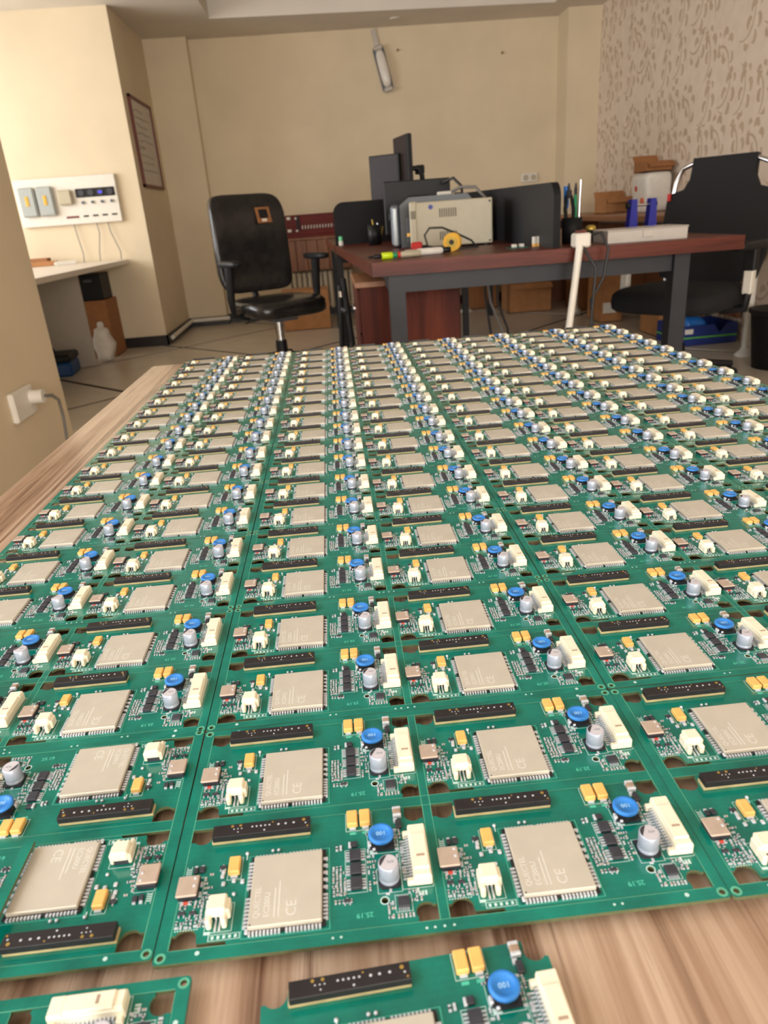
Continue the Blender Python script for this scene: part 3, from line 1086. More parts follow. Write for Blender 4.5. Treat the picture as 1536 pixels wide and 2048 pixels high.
# single board broken out of its rails
lb = make_board(None)
lb.matrix_world = Matrix.Translation((0.2490, -0.0710, TZ)) @ Matrix.Rotation(math.radians(3.2), 4, 'Z')
tag(lb, 'single circuit board without rails lying loose in front of the panels', 'circuit board', 'circuit boards lying in front of the rows')
# narrow break-off rail resting on the components
ra = MB(K).rbox(-2.3, -84, 0, 2.3, 0, 1.6, .12, 'fr4', 'mask').rbox(-2.2, -83.9, 1.45, 2.2, -.1, 1.64, .05, 'mask').build('break_off_rail')
ra.location = (0.1488, 0.0575, TZ + T0 * K + .0047)
ra.rotation_euler = (0, 0, -0.01)
tag(ra, 'narrow green rail strip broken off, lying across the front left panel', 'circuit board rail')


# ================================================================== DESKS
def desk(label, poly, legs, leg_mat, leg_w, apron):
    t = thing('office_desk', label, 'desk', (0, 0, 0), 0, 'reddish wooden desks joined end to end')
    MB().prism(poly, 0.70, 0.75, 'walnut').build('desktop', t)
    for x, y in legs:
        MB().box(x - leg_w / 2, y - leg_w / 2, 0, x + leg_w / 2, y + leg_w / 2, 0.70, leg_mat).build('leg', t)
    for (x0, y0, x1, y1) in apron:
        MB().box(x0, y0, 0.632, x1, y1, 0.70, leg_mat).build('rail', t)
    return t


desk('reddish wooden desk on dark steel legs, nearest desk with the cream power supply',
     [(0.45, 2.645), (1.87, 2.60), (1.80, 4.845), (0.335, 4.845)], [(0.545, 2.72), (1.665, 2.70)], 'steel', 0.062,
     [(0.576, 2.69, 1.634, 2.74), (0.52, 2.752, 0.56, 4.7), (1.65, 2.732, 1.69, 4.7)])
d2 = desk('reddish wooden desk behind the black divider, carrying the angled monitors',
          [(0.333, 4.85), (1.80, 4.85), (1.76, 6.45), (0.275, 6.45)], [(0.36, 4.90), (1.21, 4.92), (1.70, 6.38), (0.33, 6.38)], 'black', 0.04,
          [(0.38, 4.89, 1.70, 4.92), (0.34, 4.92, 0.36, 6.36)])

# dividers of the desk cluster
pr = []
pr += [(2.715, 0.75), (4.80, 0.75), (4.80, 1.005), (2.79, 0.985)] + arc(2.775, 0.925, 0.06, 90, 180, 6)
dv = MB().prism(pr, 0, 0.028, 'grey_lam', 'matte_black').build('desk_divider', None, (1.163, 0, 0), (PI / 2, 0, PI / 2))
tag(dv, 'dark grey laminate desk divider with a rounded corner, beside the tool cup', 'divider', 'desk dividers')
pl = [(0.342, 0.75), (1.163, 0.75), (1.163, 1.005), (0.41, 1.005)] + arc(0.41, 0.937, 0.068, 90, 180, 6)
dv = MB().prism(pl, 0, 0.025, 'matte_black').build('desk_divider', None, (0, 4.83, 0), (PI / 2, 0, 0))
tag(dv, 'black desk divider with a rounded corner, behind the pen cup', 'divider', 'desk dividers')

# drawer cabinet below the desk
t = thing('drawer_cabinet', 'dark brown wooden drawer cabinet standing under the near desk', 'cabinet', (0.41, 2.98, 0))
MB().rbox(0, 0, 0.04, 0.43, 0.50, 0.635, 0.003, 'walnut_v').build('body', t)
MB().rbox(-0.02, -0.02, 0.635, 0.45, 0.52, 0.66, 0.003, 'oak').build('top', t)
for k in range(3):
    d = MB().rbox(-0.016, 0.015, 0.06 + k * .192, 0.0, 0.485, 0.242 + k * .192, 0.003, 'walnut_v').build('drawer', t)
    MB().rbox(-0.03, 0.19, 0.14 + k * .192, -0.016, 0.31, 0.155 + k * .192, 0.003, 'chrome').build('handle', d)
for x in (0.05, 0.38):
    for y in (0.05, 0.45):
        MB().cyl(x, y, 0, 0.04, 0.02, 'black', 12).build('caster', t)

# folded black stand between the chair and the cabinet
t = thing('folding_stand', 'thin folded black metal stand left of the drawer cabinet', 'stand', (0.335, 3.75, 0))
MB().tube([(0.02, 0, 0.62), (0.03, 0, 0.45), (0.06, -0.03, 0.0)], 0.014, 'black', 8).build('leg', t)
MB().tube([(0.0, 0.06, 0.58), (-0.01, 0.05, 0.4), (-0.03, 0.10, 0.0)], 0.014, 'black', 8).build('leg', t)
MB().tube([(0.005, 0.03, 0.46), (0.03, 0.0, 0.45)], 0.02, 'black', 8).build('hinge', t)
MB().cyl(0.0, -0.02, 0.53, 0.56, 0.016, 'chrome', 10).build('knob', t)


# ================================================================== CHAIRS
def chair_base(t, lift=0.36):
    MB().cyl(0, 0, 0.16, lift, 0.026, 'chrome', 16).build('gas_lift', t)
    MB().cyl(0, 0, 0.05, 0.20, 0.042, 'black', 16, 0.036).build('sleeve', t)
    for k in range(5):
        a = 2 * PI * k / 5 + 0.3
        c, s = math.cos(a), math.sin(a)
        lg = MB().tube([(0.03 * c, 0.03 * s, 0.10), (0.30 * c, 0.30 * s, 0.075)], 0.02, 'black', 8, True, [0.026, 0.016]).build('base_leg', t)
        cs = MB()
        cs.T = Matrix.Translation((0.30 * c, 0.30 * s, 0.028)) @ Matrix.Rotation(a, 4, 'Z') @ Matrix.Rotation(PI / 2, 4, 'X')
        cs.cyl(0, 0, -0.02, 0.02, 0.028, 'black', 14)
        cs.build('caster', lg)


# worn leather chair at the left
t = thing('office_chair', 'worn shiny black leather office chair with a torn patch, left of the desk', 'chair', (-0.075, 4.62, 0), math.radians(-150))
chair_base(t, 0.37)
MB().puff((0, 0.02, 0.425), (0.53, 0.52, 0.115), 'leather', 0.45, 28, 12, lambda p: Vector((p.x, p.y, p.z - 0.10 * max(0, p.y - .12) * (1 if p.z < .2 else 1)))).build('seat', t)


def back_bend(p):
    z = p.z + 0.30
    w = 1.0 - 0.10 * max(0.0, (z - 0.35)) - 0.18 * max(0.0, 0.12 - z)
    return Vector((p.x * w, p.y - 0.20 * z * z - 0.09 * z + 0.32 * p.x * p.x - 0.03 * math.cos((z - .15) * 9), p.z))


bk = MB().puff((0, -0.235, 0.80), (0.52, 0.075, 0.60), 'leather', 0.30, 36, 20, back_bend).build('backrest', t)
pt = MB()
pt.T = Matrix.Translation((-0.10, -0.243, 0.965)) @ Matrix.Rotation(math.radians(18), 4, 'X') @ Matrix.Rotation(PI, 4, 'Z')
pt.rbox(-0.05, -0.004, -0.05, 0.05, 0.004, 0.05, 0.002, 'card2')
pt.rbox(-0.032, -0.007, -0.02, 0.03, 0.0, 0.035, 0.002, 'black').rbox(-0.02, -0.009, -0.042, 0.015, 0.0, -0.025, 0.002, 'paper_white')
pt.build('torn_patch', bk)
MB().tube([(0, -0.10, 0.36), (0, -0.24, 0.38), (0, -0.32, 0.50), (0, -0.31, 0.62)], 0.022, 'black', 8).build('back_support', t)
MB().rbox(-0.09, -0.14, 0.33, 0.09, 0.12, 0.375, 0.01, 'device_grey').build('tilt_mechanism', t)
MB().tube([(0.08, 0.0, 0.35), (0.24, 0.02, 0.34)], 0.008, 'chrome', 8).build('lever', t)
for s in (-1, 1):
    a = MB().puff((s * 0.30, 0.04, 0.70), (0.075, 0.27, 0.04), 'black', 0.5, 16, 8).build('armrest', t)
    MB().tube([(s * 0.20, 0.0, 0.365), (s * 0.30, 0.0, 0.39), (s * 0.305, 0.0, 0.50), (s * 0.30, 0.03, 0.69)], 0.02, 'black', 8, True, [0.016, 0.018, 0.026, 0.03]).build('arm_post', a)

# fabric chair at the right
t = thing('office_chair', 'black fabric office chair with chrome back frame, right of the desk', 'chair', (2.03, 3.40, 0), math.radians(127))
chair_base(t, 0.37)
MB().puff((0, 0.02, 0.435), (0.56, 0.54, 0.12), 'fabric', 0.45, 28, 12, lambda p: Vector((p.x, p.y, p.z - 0.06 * max(0, p.y - .1)))).build('seat', t)
pl = [(-0.235, 0.50), (-0.12, 0.475), (0.12, 0.475), (0.235, 0.50), (0.262, 0.62), (0.255, 0.90)]
pl += [(0.205 + 0.055 * math.cos(a), 1.00 + 0.09 * math.sin(a)) for a in (math.radians(-80), math.radians(-120), math.radians(-160), math.radians(-190))]
pl += [(0.15, 1.065), (-0.15, 1.065)]
pl += [(-0.205 - 0.055 * math.cos(a), 1.00 + 0.09 * math.sin(a)) for a in (math.radians(-190), math.radians(-160), math.radians(-120), math.radians(-80))]
pl += [(-0.255, 0.90), (-0.262, 0.62)]
bk = MB().prism([(x * 1.05, z * 1.012) for x, z in pl], -0.02, 0.02, 'fabric').build('backrest', t)
bk.matrix_parent_inverse = Matrix.Identity(4)
bk.location = (0, -0.155, 0)
bk.rotation_euler = (PI / 2 + math.radians(9), 0, 0)
ang = math.radians(9)


def bpt(x, z, off=0.0):
    return (x, -0.155 - z * math.sin(ang) + off, z * math.cos(ang))


fr = MB()
fr.tube([bpt(-0.21, 0.46), bpt(-0.245, 0.60), bpt(-0.248, 0.88), bpt(-0.243, 0.97), bpt(-0.215, 1.035), bpt(-0.15, 1.06), bpt(0, 1.062), bpt(0.15, 1.06), bpt(0.215, 1.035), bpt(0.243, 0.97), bpt(0.248, 0.88), bpt(0.245, 0.60), bpt(0.21, 0.46)], 0.0125, 'chrome', 10)
fr.build('back_frame', t)
MB().box(0.246, -0.272, 0.875, 0.262, -0.262, 0.91, 'red').build('fabric_tag', t)
MB().tube([(0, -0.06, 0.37), (0, -0.24, 0.38), (0, -0.25, 0.52)], 0.024, 'black', 8).build('back_support', t)
for s in (-1, 1):
    a = MB().puff((s * 0.315, 0.02, 0.672), (0.085, 0.28, 0.04), 'black', 0.5, 16, 8).build('armrest', t)
    MB().tube([(s * 0.20, 0.0, 0.375), (s * 0.315, 0.0, 0.39), (s * 0.318, 0.0, 0.46)], 0.02, 'black', 8).build('arm_bracket', a)
    MB().rbox(s * 0.318 - 0.022, -0.02, 0.455, s * 0.318 + 0.022, 0.02, 0.575, 0.006, 'white_pvc').build('arm_slide', a)
    MB().rbox(s * 0.318 - 0.027, -0.026, 0.56, s * 0.318 + 0.027, 0.026, 0.66, 0.006, 'black').build('arm_sleeve', a)


# ================================================================== COUNTERS ALONG THE WALLS
t = thing('wall_counter', 'long brown wooden counter on white legs along the papered wall', 'counter', (0, 0, 0), 0, 'brown wooden counters along the walls')
MB().rbox(2.32, 3.72, 0.755, 2.875, 7.11, 0.79, 0.003, 'oak').build('worktop', t)
for x, y in ((2.68, 3.89), (2.42, 6.2)):
    g = MB().cyl(x, y, 0.02, 0.755, 0.021, 'white_pvc', 16).build('leg', t)
    MB().lathe([(0.055, 0), (0.055, 0.008), (0.03, 0.03), (0.022, 0.045)], 'white_pvc', x, y, 20).build('foot_flange', g)
MB().box(2.36, 6.95, 0, 2.86, 6.975, 0.755, 'slat_wood').build('side_panel', t)
MB().box(2.84, 4.3, 0.15, 2.86, 6.9, 0.70, 'slat_wood').build('rear_panel', t)
t = thing('wall_counter', 'brown wooden counter on a white pole leg along the back wall', 'counter', (0, 0, 0), 0, 'brown wooden counters along the walls')
MB().rbox(0.62, 6.72, 0.755, 2.31, 7.40, 0.79, 0.003, 'oak').build('worktop', t)
g = MB().cyl(1.55, 6.78, 0.02, 0.755, 0.024, 'white_pvc', 16).build('leg', t)
MB().lathe([(0.06, 0), (0.06, 0.008), (0.032, 0.03), (0.025, 0.045)], 'white_pvc', 1.55, 6.78, 20).build('foot_flange', g)
MB().box(0.64, 6.80, 0, 0.665, 7.38, 0.755, 'slat_wood').build('side_panel', t)
MB().box(2.27, 6.80, 0, 2.295, 7.38, 0.755, 'slat_wood').build('side_panel', t)

# low wooden cupboard front, red rack on it, radiator and carton below
t = thing('wall_cupboard', 'brown boarded wooden cupboard hanging on the back wall above the radiator', 'cupboard', (0, 0, 0))
MB().box(-0.13, 7.22, 0.46, 0.50, 7.419, 0.74, 'slat_wood').build('carcass', t)
for k in range(6):
    x = -0.13 + k * 0.105
    MB().rbox(x + .003, 7.205, 0.455, x + 0.102, 7.222, 0.735, 0.004, 'slat_wood').build('board', t)
MB().rbox(-0.15, 7.19, 0.735, 0.52, 7.419, 0.76, 0.003, 'slat_wood').build('shelf', t)
t = thing('hook_rack', 'red lacquered wooden rack with rows of small white hooks, behind the leather chair', 'rack', (0, 0, 0))
MB().rbox(-0.10, 7.25, 0.76, 0.48, 7.29, 0.965, 0.004, 'red_wood').build('backboard', t)
MB().rbox(-0.10, 7.22, 0.76, 0.48, 7.25, 0.79, 0.004, 'red_wood').build('ledge', t)
for k in range(15):
    x = 0.06 + k * 0.028
    MB().tube([(x, 7.255, 0.865), (x, 7.235, 0.86), (x, 7.228, 0.845), (x, 7.235, 0.838)], 0.0055, 'white_pvc', 6).build('hook', t)
for z in (0.925, 0.815):
    MB().cyl(-0.065, 7.235, z, z + 0.025, 0.02, 'white_pvc', 12).build('knob', t)
    MB().cyl(0.005, 7.235, z, z + 0.018, 0.012, 'white_pvc', 10).build('knob', t)
MB().rbox(0.005, 7.225, 0.84, 0.03, 7.25, 0.955, 0.004, 'black').build('clamp', t)
t = thing('radiator', 'cream ribbed radiator on the back wall behind the leather chair', 'radiator', (0, 0, 0))
for k in range(13):
    x = -0.15 + k * 0.052
    MB().rbox(x, 7.32, 0.07, x + 0.04, 7.40, 0.44, 0.012, 'radiator').build('rib', t)
MB().tube([(-0.16, 7.36, 0.41), (0.52, 7.36, 0.41)], 0.018, 'radiator', 8).build('header_pipe', t)
MB().tube([(-0.16, 7.36, 0.11), (0.52, 7.36, 0.11)], 0.018, 'radiator', 8).build('header_pipe', t)
for x in (-0.07, 0.40):
    MB().box(x, 7.35, 0, x + .03, 7.38, 0.08, 'radiator').build('foot', t)


def carton(label, x0, y0, x1, y1, h, mat, flaps=True, name='cardboard_box', group=None, z=0.0, label_patch=False):
    t = thing(name, label, 'box', ((x0 + x1) / 2, (y0 + y1) / 2, z), 0, group)
    a, b = (x1 - x0) / 2, (y1 - y0) / 2
    w_ = 0.005
    mb = MB()
    mb.box(-a, -b, 0, a, -b + w_, h, mat).box(-a, b - w_, 0, a, b, h, mat).box(-a, -b + w_, 0, -a + w_, b - w_, h, mat).box(a - w_, -b + w_, 0, a, b - w_, h, mat).box(-a, -b, 0, a, b, w_, mat)
    mb.build('body', t)
    if flaps:
        MB().raw([(-a, -b, h), (a, -b, h), (a, -b - .055, h - .035), (-a, -b - .055, h - .035), (-a, -b - .003, h - .004), (a, -b - .003, h - .004), (a, -b - .057, h - .039), (-a, -b - .057, h - .039)],
                 [(0, 1, 2, 3), (7, 6, 5, 4), (3, 2, 6, 7), (0, 3, 7, 4), (1, 5, 6, 2)], mat).build('flap', t)
        MB().raw([(-a, b, h), (a, b, h), (a, b + .03, h + .05), (-a, b + .03, h + .05), (-a, b + .004, h), (a, b + .004, h), (a, b + .034, h + .05), (-a, b + .034, h + .05)],
                 [(3, 2, 1, 0), (4, 5, 6, 7), (2, 3, 7, 6), (0, 4, 7, 3), (1, 2, 6, 5)], mat).build('flap', t)
    else:
        MB().box(-a, -b, h, a, -0.001, h + .004, mat).build('flap', t)
        MB().box(-a, 0.001, h, a, b, h + .004, mat).build('flap', t)
    if label_patch:
        MB().box(-a + .02, -b - .002, 0.07, a - .05, -b, 0.15, 'paper_white').build('paper_label', t)
    return t


GB = 'cardboard boxes on the floor'
carton('orange brown closed carton on the floor behind the leather chair', -0.17, 6.42, 0.25, 6.80, 0.33, 'card', False, group=GB)
carton('brown cardboard box under the back counter beside the white pole leg', 1.60, 6.92, 1.90, 7.25, 0.30, 'card2', True, group=GB)
carton('open brown cardboard box with raised flaps seen below the desk', 1.88, 6.40, 2.26, 6.72, 0.25, 'card', True, group=GB)
carton('tall cardboard box with a white paper label left of the fabric chair', 2.385, 5.48, 2.56, 5.78, 0.35, 'card', False, group=GB, label_patch=True)
carton('wide cardboard box on the floor under the papered wall counter', 2.46, 6.25, 2.80, 6.60, 0.42, 'card2', False, group=GB)
carton('low cardboard box on the floor behind the blue printed tray', 2.50, 4.68, 2.83, 4.98, 0.20, 'card', False, group=GB)


# ================================================================== ALCOVE AT THE LEFT
t = thing('alcove_table', 'white topped table along the bright alcove wall', 'table', (0, 0, 0))
MB().rbox(-2.58, 3.3, 0.685, -1.36, 6.185, 0.72, 0.003, 'white_top').build('worktop', t)
MB().rbox(-2.55, 5.42, 0, -1.555, 5.45, 0.685, 0.002, 'grey_panel').build('end_panel', t)
MB().rbox(-2.55, 3.35, 0, -2.52, 5.42, 0.685, 0.002, 'grey_panel').build('end_panel', t)
carton('brown carton standing behind the white table panel', -1.72, 5.78, -1.50, 6.10, 0.44, 'card2', False, group=GB)
t = thing('black_case', 'black case on the brown carton below the white table', 'case', (-1.61, 5.94, 0.444))
MB().rbox(-0.095, -0.13, 0, 0.095, 0.13, 0.20, 0.008, 'black').build('body', t)
MB().rbox(-0.03, -0.14, 0.14, 0.03, -0.13, 0.16, 0.003, 'device_grey').build('handle', t)


def bag_fn(p):
    return Vector((p.x * (1 - .35 * (p.z + .16)), p.y * (1 - .35 * (p.z + .16)), p.z)) + Vector((.012 * math.sin(p.z * 40 + p.x * 30), .012 * math.cos(p.z * 35), 0))


t = thing('plastic_bag', 'white plastic bag on the floor beside the white table panel', 'bag', (-1.52, 5.60, 0))
MB().puff((0, 0, 0.13), (0.15, 0.17, 0.26), 'paper_white', 0.6, 20, 14, bag_fn).build('bag_body', t)
MB().puff((0.0, 0.0, 0.275), (0.05, 0.05, 0.06), 'paper_white', 0.8, 12, 8).build('knot', t)
t = thing('tool_case', 'blue tool case with a black lid on the floor by the white table', 'tool case', (-1.82, 5.16, 0), 0.1)
MB().rbox(-0.20, -0.13, 0, 0.20, 0.13, 0.10, 0.015, 'toolblue').build('body', t)
MB().rbox(-0.205, -0.135, 0.10, 0.205, 0.135, 0.155, 0.015, 'black').build('lid', t)
MB().rbox(0.06, -0.145, 0.085, 0.10, -0.13, 0.13, 0.004, 'yellow').build('latch', t)
MB().tube([(-0.08, 0, 0.155), (-0.07, 0, 0.185), (0.07, 0, 0.185), (0.08, 0, 0.155)], 0.009, 'black', 8).build('handle', t)

# measuring panel on the alcove wall
t = thing('control_panel', 'white control panel with gauges and knobs on the bright alcove wall', 'panel', (-1.735, 6.198, 1.185))
MB().rbox(-0.395, -0.035, -0.175, 0.395, 0, 0.175, 0.006, 'white_pvc').build('board', t)
for x in (-0.365, -0.225):
    c = MB().rbox(x, -0.075, -0.10, x + 0.125, -0.035, 0.115, 0.012, 'smoke').build('cover', t)
    MB().rbox(x + .05, -0.08, -0.02, x + .075, -0.074, 0.05, 0.002, 'yellow').build('sticker', c)
MB().rbox(-0.065, -0.075, -0.03, 0.045, -0.035, 0.08, 0.012, 'cream_metal').build('device', t)
MB().rbox(0.07, -0.042, 0.018, 0.375, -0.034, 0.082, 0.003, 'black').build('gauge_strip', t)
for k in range(4):
    x = 0.115 + k * .075
    g = MB()
    g.T = Matrix.Translation((x, -0.044, 0.05)) @ Matrix.Rotation(PI / 2, 4, 'X')
    g.cyl(0, 0, -0.004, 0.006, 0.023, 'device_grey', 18, top='black_ic')
    if k == 2:
        g.box(-0.015, -0.009, 0.006, 0.015, 0.007, 0.0075, 'gauge_blue')
    g.build('gauge', t)
    g = MB()
    g.T = Matrix.Translation((x, -0.036, -0.02)) @ Matrix.Rotation(PI / 2, 4, 'X')
    g.cyl(0, 0, 0, 0.016, 0.011, 'device_grey', 12)
    g.build('knob', t)
    MB().box(x - .02, -0.037, -0.125, x + .022, -0.0345, -0.112, 'slot').build('caption', t)
MB().box(-0.04, -0.037, -0.128, 0.06, -0.0345, -0.112, 'maroon').build('caption', t)
for i, (x, x2) in enumerate(((0.0, 0.03), (0.18, 0.16), (0.27, 0.33))):
    MB().tube([(x, -0.02, -0.17), (x + .01, -0.03, -0.25), (x2, -0.04, -0.40), (x2, -0.06, -0.463)], 0.004, 'grey_cable', 6).build('cable', t)
# bits lying on the white table
for i, (x, y, lx, ly, h, m, lab) in enumerate(((-2.02, 5.98, .30, .05, .035, 'card', 'pale wooden stick lying on the white table'), (-2.05, 6.07, .20, .07, .06, 'card2', 'brown wooden block on the white table by the wall'), (-1.78, 5.93, .16, .06, .03, 'white_pvc', 'white plastic strip lying on the white table'))):
    o = MB().rbox(-lx / 2, -ly / 2, 0, lx / 2, ly / 2, h, .004, m).rbox(-lx / 2 - .01, -ly / 2 + .01, h * .3, -lx / 2, ly / 2 - .01, h * .7, .002, m).build(('wood_stick', 'wood_block', 'plastic_strip')[i])
    o.location = (x, y, 0.72)
    o.rotation_euler = (0, 0, (0.15, -0.1, 0.3)[i])
    tag(o, lab, ('stick', 'block', 'strip')[i])

# framed whiteboard on the side of the wall corner
t = thing('whiteboard', 'framed whiteboard hanging on the side of the stepped wall corner', 'whiteboard', (-1.17, 6.71, 1.59))
MB().box(0.0, -0.36, -0.325, 0.012, 0.36, 0.325, 'whiteboard').build('board', t)
f = MB()
for (y0, z0, y1, z1) in ((-.37, -.335, .37, -.31), (-.37, .31, .37, .335), (-.37, -.335, -.345, .335), (.345, -.335, .37, .335)):
    f.rbox(0, y0, z0, 0.022, y1, z1, .003, 'maroon')
f.build('frame', t)
wr = random.Random(3)
for k in range(9):
    pts = [(0.0135, -0.28 + i * .06 + wr.uniform(-.01, .01), 0.24 - k * .055 + wr.uniform(-.012, .012)) for i in range(wr.randint(5, 10))]
    MB().tube(pts, 0.0016, 'device_grey', 4).build('handwriting', t)
t = thing('notice_frame', 'dark maroon frame on the shaded wall end at the left edge', 'frame', (-0.80, 2.35, 1.46))
MB().box(0.0, -0.24, -0.19, 0.008, 0.235, 0.19, 'whiteboard').build('sheet', t)
f = MB()
for (y0, z0, y1, z1) in ((-.25, -.205, .25, -.185), (-.25, .185, .25, .205), (-.25, -.205, -.23, .205), (.23, -.205, .25, .205)):
    f.rbox(0, y0, z0, 0.018, y1, z1, .003, 'maroon')
f.build('frame', t)

# outlets
t = thing('wall_outlet', 'white power outlet with a plugged grey cable on the shaded wall end', 'outlet', (-0.80, 2.28, 0.41))
MB().rbox(0, -0.085, -0.05, 0.022, 0.085, 0.05, 0.006, 'white_pvc').build('plate', t)
g = MB()
g.T = Matrix.Translation((0.02, 0.055, 0.01)) @ Matrix.Rotation(PI / 2, 4, 'Y')
g.cyl(0, 0, 0, 0.045, 0.024, 'white_pvc', 14)
g.build('plug', t)
MB().tube([(0.06, 0.055, 0.01), (0.075, 0.10, 0.0), (0.07, 0.16, -0.03), (0.06, 0.19, -0.10), (0.05, 0.19, -0.22), (0.04, 0.19, -0.40)], 0.006, 'grey_cable', 8).build('cable', t)
t = thing('wall_outlet', 'white double outlet on the back wall above the desk divider', 'outlet', (2.32, 7.42, 1.145))
MB().rbox(-0.08, -0.02, -0.042, 0.08, 0, 0.042, 0.006, 'white_pvc').build('plate', t)
for x in (-.038, .038):
    g = MB()
    g.T = Matrix.Translation((x, -0.02, 0)) @ Matrix.Rotation(PI / 2, 4, 'X')
    g.lathe([(0.026, 0), (0.026, 0.004), (0.02, 0.004), (0.018, 0.001)], 'cream_metal', n=16)
    g.build('socket', t)
for (x, z, lab) in ((1.088, 2.285, 'brown screw in the back wall just right of the wall lamp'), (2.056, 2.21, 'brown screw high on the back wall, far right of the lamp')):
    g = MB()
    g.T = Matrix.Rotation(PI / 2, 4, 'X')
    g.cyl(0, 0, 0, 0.012, 0.005, 'oak', 10).cyl(0, 0, 0.012, 0.018, 0.011, 'oak', 10)
    o = g.build('wall_screw', None, (x, 7.42, z))
    tag(o, lab, 'screw', 'screws in the back wall')

# tilted tube lamp on the back wall
t = thing('wall_lamp', 'tilted white tube lamp hanging high on the back wall', 'lamp', (0.945, 7.42, 2.14))
t.rotation_euler = (0, math.radians(-13), 0)
MB().rbox(-0.05, -0.045, -0.18, 0.05, 0, 0.18, 0.012, 'device_grey').build('housing', t)
MB().puff((0, -0.05, 0), (0.085, 0.07, 0.30), 'lamp_tube', 0.6, 20, 14).build('tube_cover', t)
MB().rbox(-0.042, -0.07, 0.15, 0.042, -0.005, 0.19, 0.012, 'grey_panel').build('end_cap', t)
MB().rbox(-0.042, -0.07, -0.19, 0.042, -0.005, -0.15, 0.012, 'grey_panel').build('end_cap', t)
MB().rbox(-0.022, -0.02, 0.19, 0.022, 0, 0.325, 0.004, 'grey_panel').build('trunking', t)


# ================================================================== THINGS ON THE DESKS
# cream bench power supply
t = thing('power_supply', 'cream metal bench power supply with vent slots on the near desk', 'power supply', (0.90, 3.46, 0.75), math.radians(-9))
MB().rbox(-0.175, -0.075, 0.008, 0.18, 0.12, 0.205, 0.004, 'cream_metal').build('housing', t)
MB().rbox(-0.205, -0.08, 0.006, -0.17, 0.125, 0.21, 0.006, 'cream_metal').build('front_bezel', t)
for zz in (0.135, 0.035):
    for k in range(8):
        x = -0.065 + k * 0.0105
        MB().box(x, -0.0762, zz, x + .0045, -0.0745, zz + .038, 'slot').build('vent_slot', t)
for k in range(5):
    MB().box(-0.199 + k * .005, -0.0812, 0.135, -0.1965 + k * .005, -0.0795, 0.17, 'slot').build('vent_slot', t)
lg = MB()
for k in range(6):
    a = PI * k / 6
    c, s = math.cos(a) * .012, math.sin(a) * .012
    lg.raw([(-0.105 - c - s * .15, -0.0765, .182 - s + c * .15), (-0.105 + c - s * .15, -0.0765, .182 + s + c * .15), (-0.105 + c + s * .15, -0.0765, .182 + s - c * .15), (-0.105 - c + s * .15, -0.0765, .182 - s - c * .15)], [(0, 1, 2, 3)], 'royal')
lg.build('blue_emblem', t)
for x in (-0.15, 0.15):
    for y in (-0.06, 0.10):
        MB().cyl(x, y, 0, 0.009, 0.012, 'black', 10).build('foot', t)
MB().cyl(-0.21, -0.06, 0.06, 0.075, 0.012, 'yellow', 12).build('terminal', t)
for z in (0.02, 0.19):
    g = MB()
    g.T = Matrix.Translation((0.168, -0.075, z)) @ Matrix.Rotation(PI / 2, 4, 'X')
    g.cyl(0, 0, 0, 0.003, 0.005, 'steel', 8)
    g.build('screw', t)

# charcoal device behind it
t = thing('desktop_computer', 'charcoal computer case with grey front behind the cream power supply', 'computer', (0.86, 3.86, 0.75), math.radians(-4))
MB().prism([(-0.18, 0.0), (0.20, 0.0), (0.20, 0.19), (0.165, 0.235), (-0.13, 0.235), (-0.18, 0.20)], -0.16, 0.16, 'device_dark').build('case', t, (0, 0, 0), (PI / 2, 0, 0))
MB().rbox(-0.225, -0.15, 0.005, -0.18, 0.15, 0.205, 0.012, 'device_grey').build('front_panel', t)
MB().rbox(-0.215, -0.162, 0.01, -0.195, -0.148, 0.19, 0.004, 'smoke').build('bezel_strip', t)
MB().rbox(-0.235, -0.10, 0.13, -0.222, 0.05, 0.17, 0.004, 'black').build('drive_bay', t)
MB().rbox(-0.15, -0.163, 0.02, -0.08, -0.158, 0.14, 0.002, 'device_grey').build('side_grille', t)
MB().rbox(0.02, -0.10, 0.235, 0.09, -0.04, 0.252, 0.004, 'paper_white').build('sticker', t)


def monitor(name_label, loc, rz, w_, h, z0, stand=True, tilt=0.0, screen_front=True):
    t = thing('computer_monitor', name_label, 'monitor', loc, rz, 'monitors on the desks')
    pn = MB().rbox(-w_ / 2, -0.018, z0, w_ / 2, 0.018, z0 + h, 0.005, 'black').build('housing', t)
    MB().box(-w_ / 2 + .012, -0.0195, z0 + .018, w_ / 2 - .012, -0.0175, z0 + h - .012, 'screen').build('screen', t)
    MB().rbox(-0.06, 0.018, z0 + h / 2 - .06, 0.06, 0.04, z0 + h / 2 + .06, 0.006, 'black').build('mount_plate', t)
    if stand:
        MB().rbox(-0.025, 0.03, 0.008, 0.025, 0.055, z0 + h / 2, 0.005, 'black').build('stand_neck', t)
        MB().rbox(-0.11, -0.06, 0, 0.11, 0.10, 0.012, 0.004, 'black').build('stand_base', t)
    return t


monitor('black monitor seen from behind, left of the charcoal computer case', (0.83, 4.30, 0.75), PI + math.radians(3), 0.39, 0.285, 0.05)
monitor('dark monitor with angled grey screen on the far desk', (0.745, 5.40, 0.75), math.radians(-32), 0.24, 0.33, 0.22)
t = monitor('thin monitor seen edge-on above the far desk', (0.875, 5.40, 0.75), math.radians(-79), 0.34, 0.33, 0.33, stand=False)
MB().tube([(0.0, 0.03, 0.45), (0.03, 0.10, 0.45), (0.02, 0.13, 0.40), (0.02, 0.14, 0.0)], 0.018, 'black', 8).build('monitor_arm', t)
MB().rbox(-0.03, 0.09, 0.41, 0.03, 0.15, 0.47, 0.008, 'black').build('arm_joint', t)

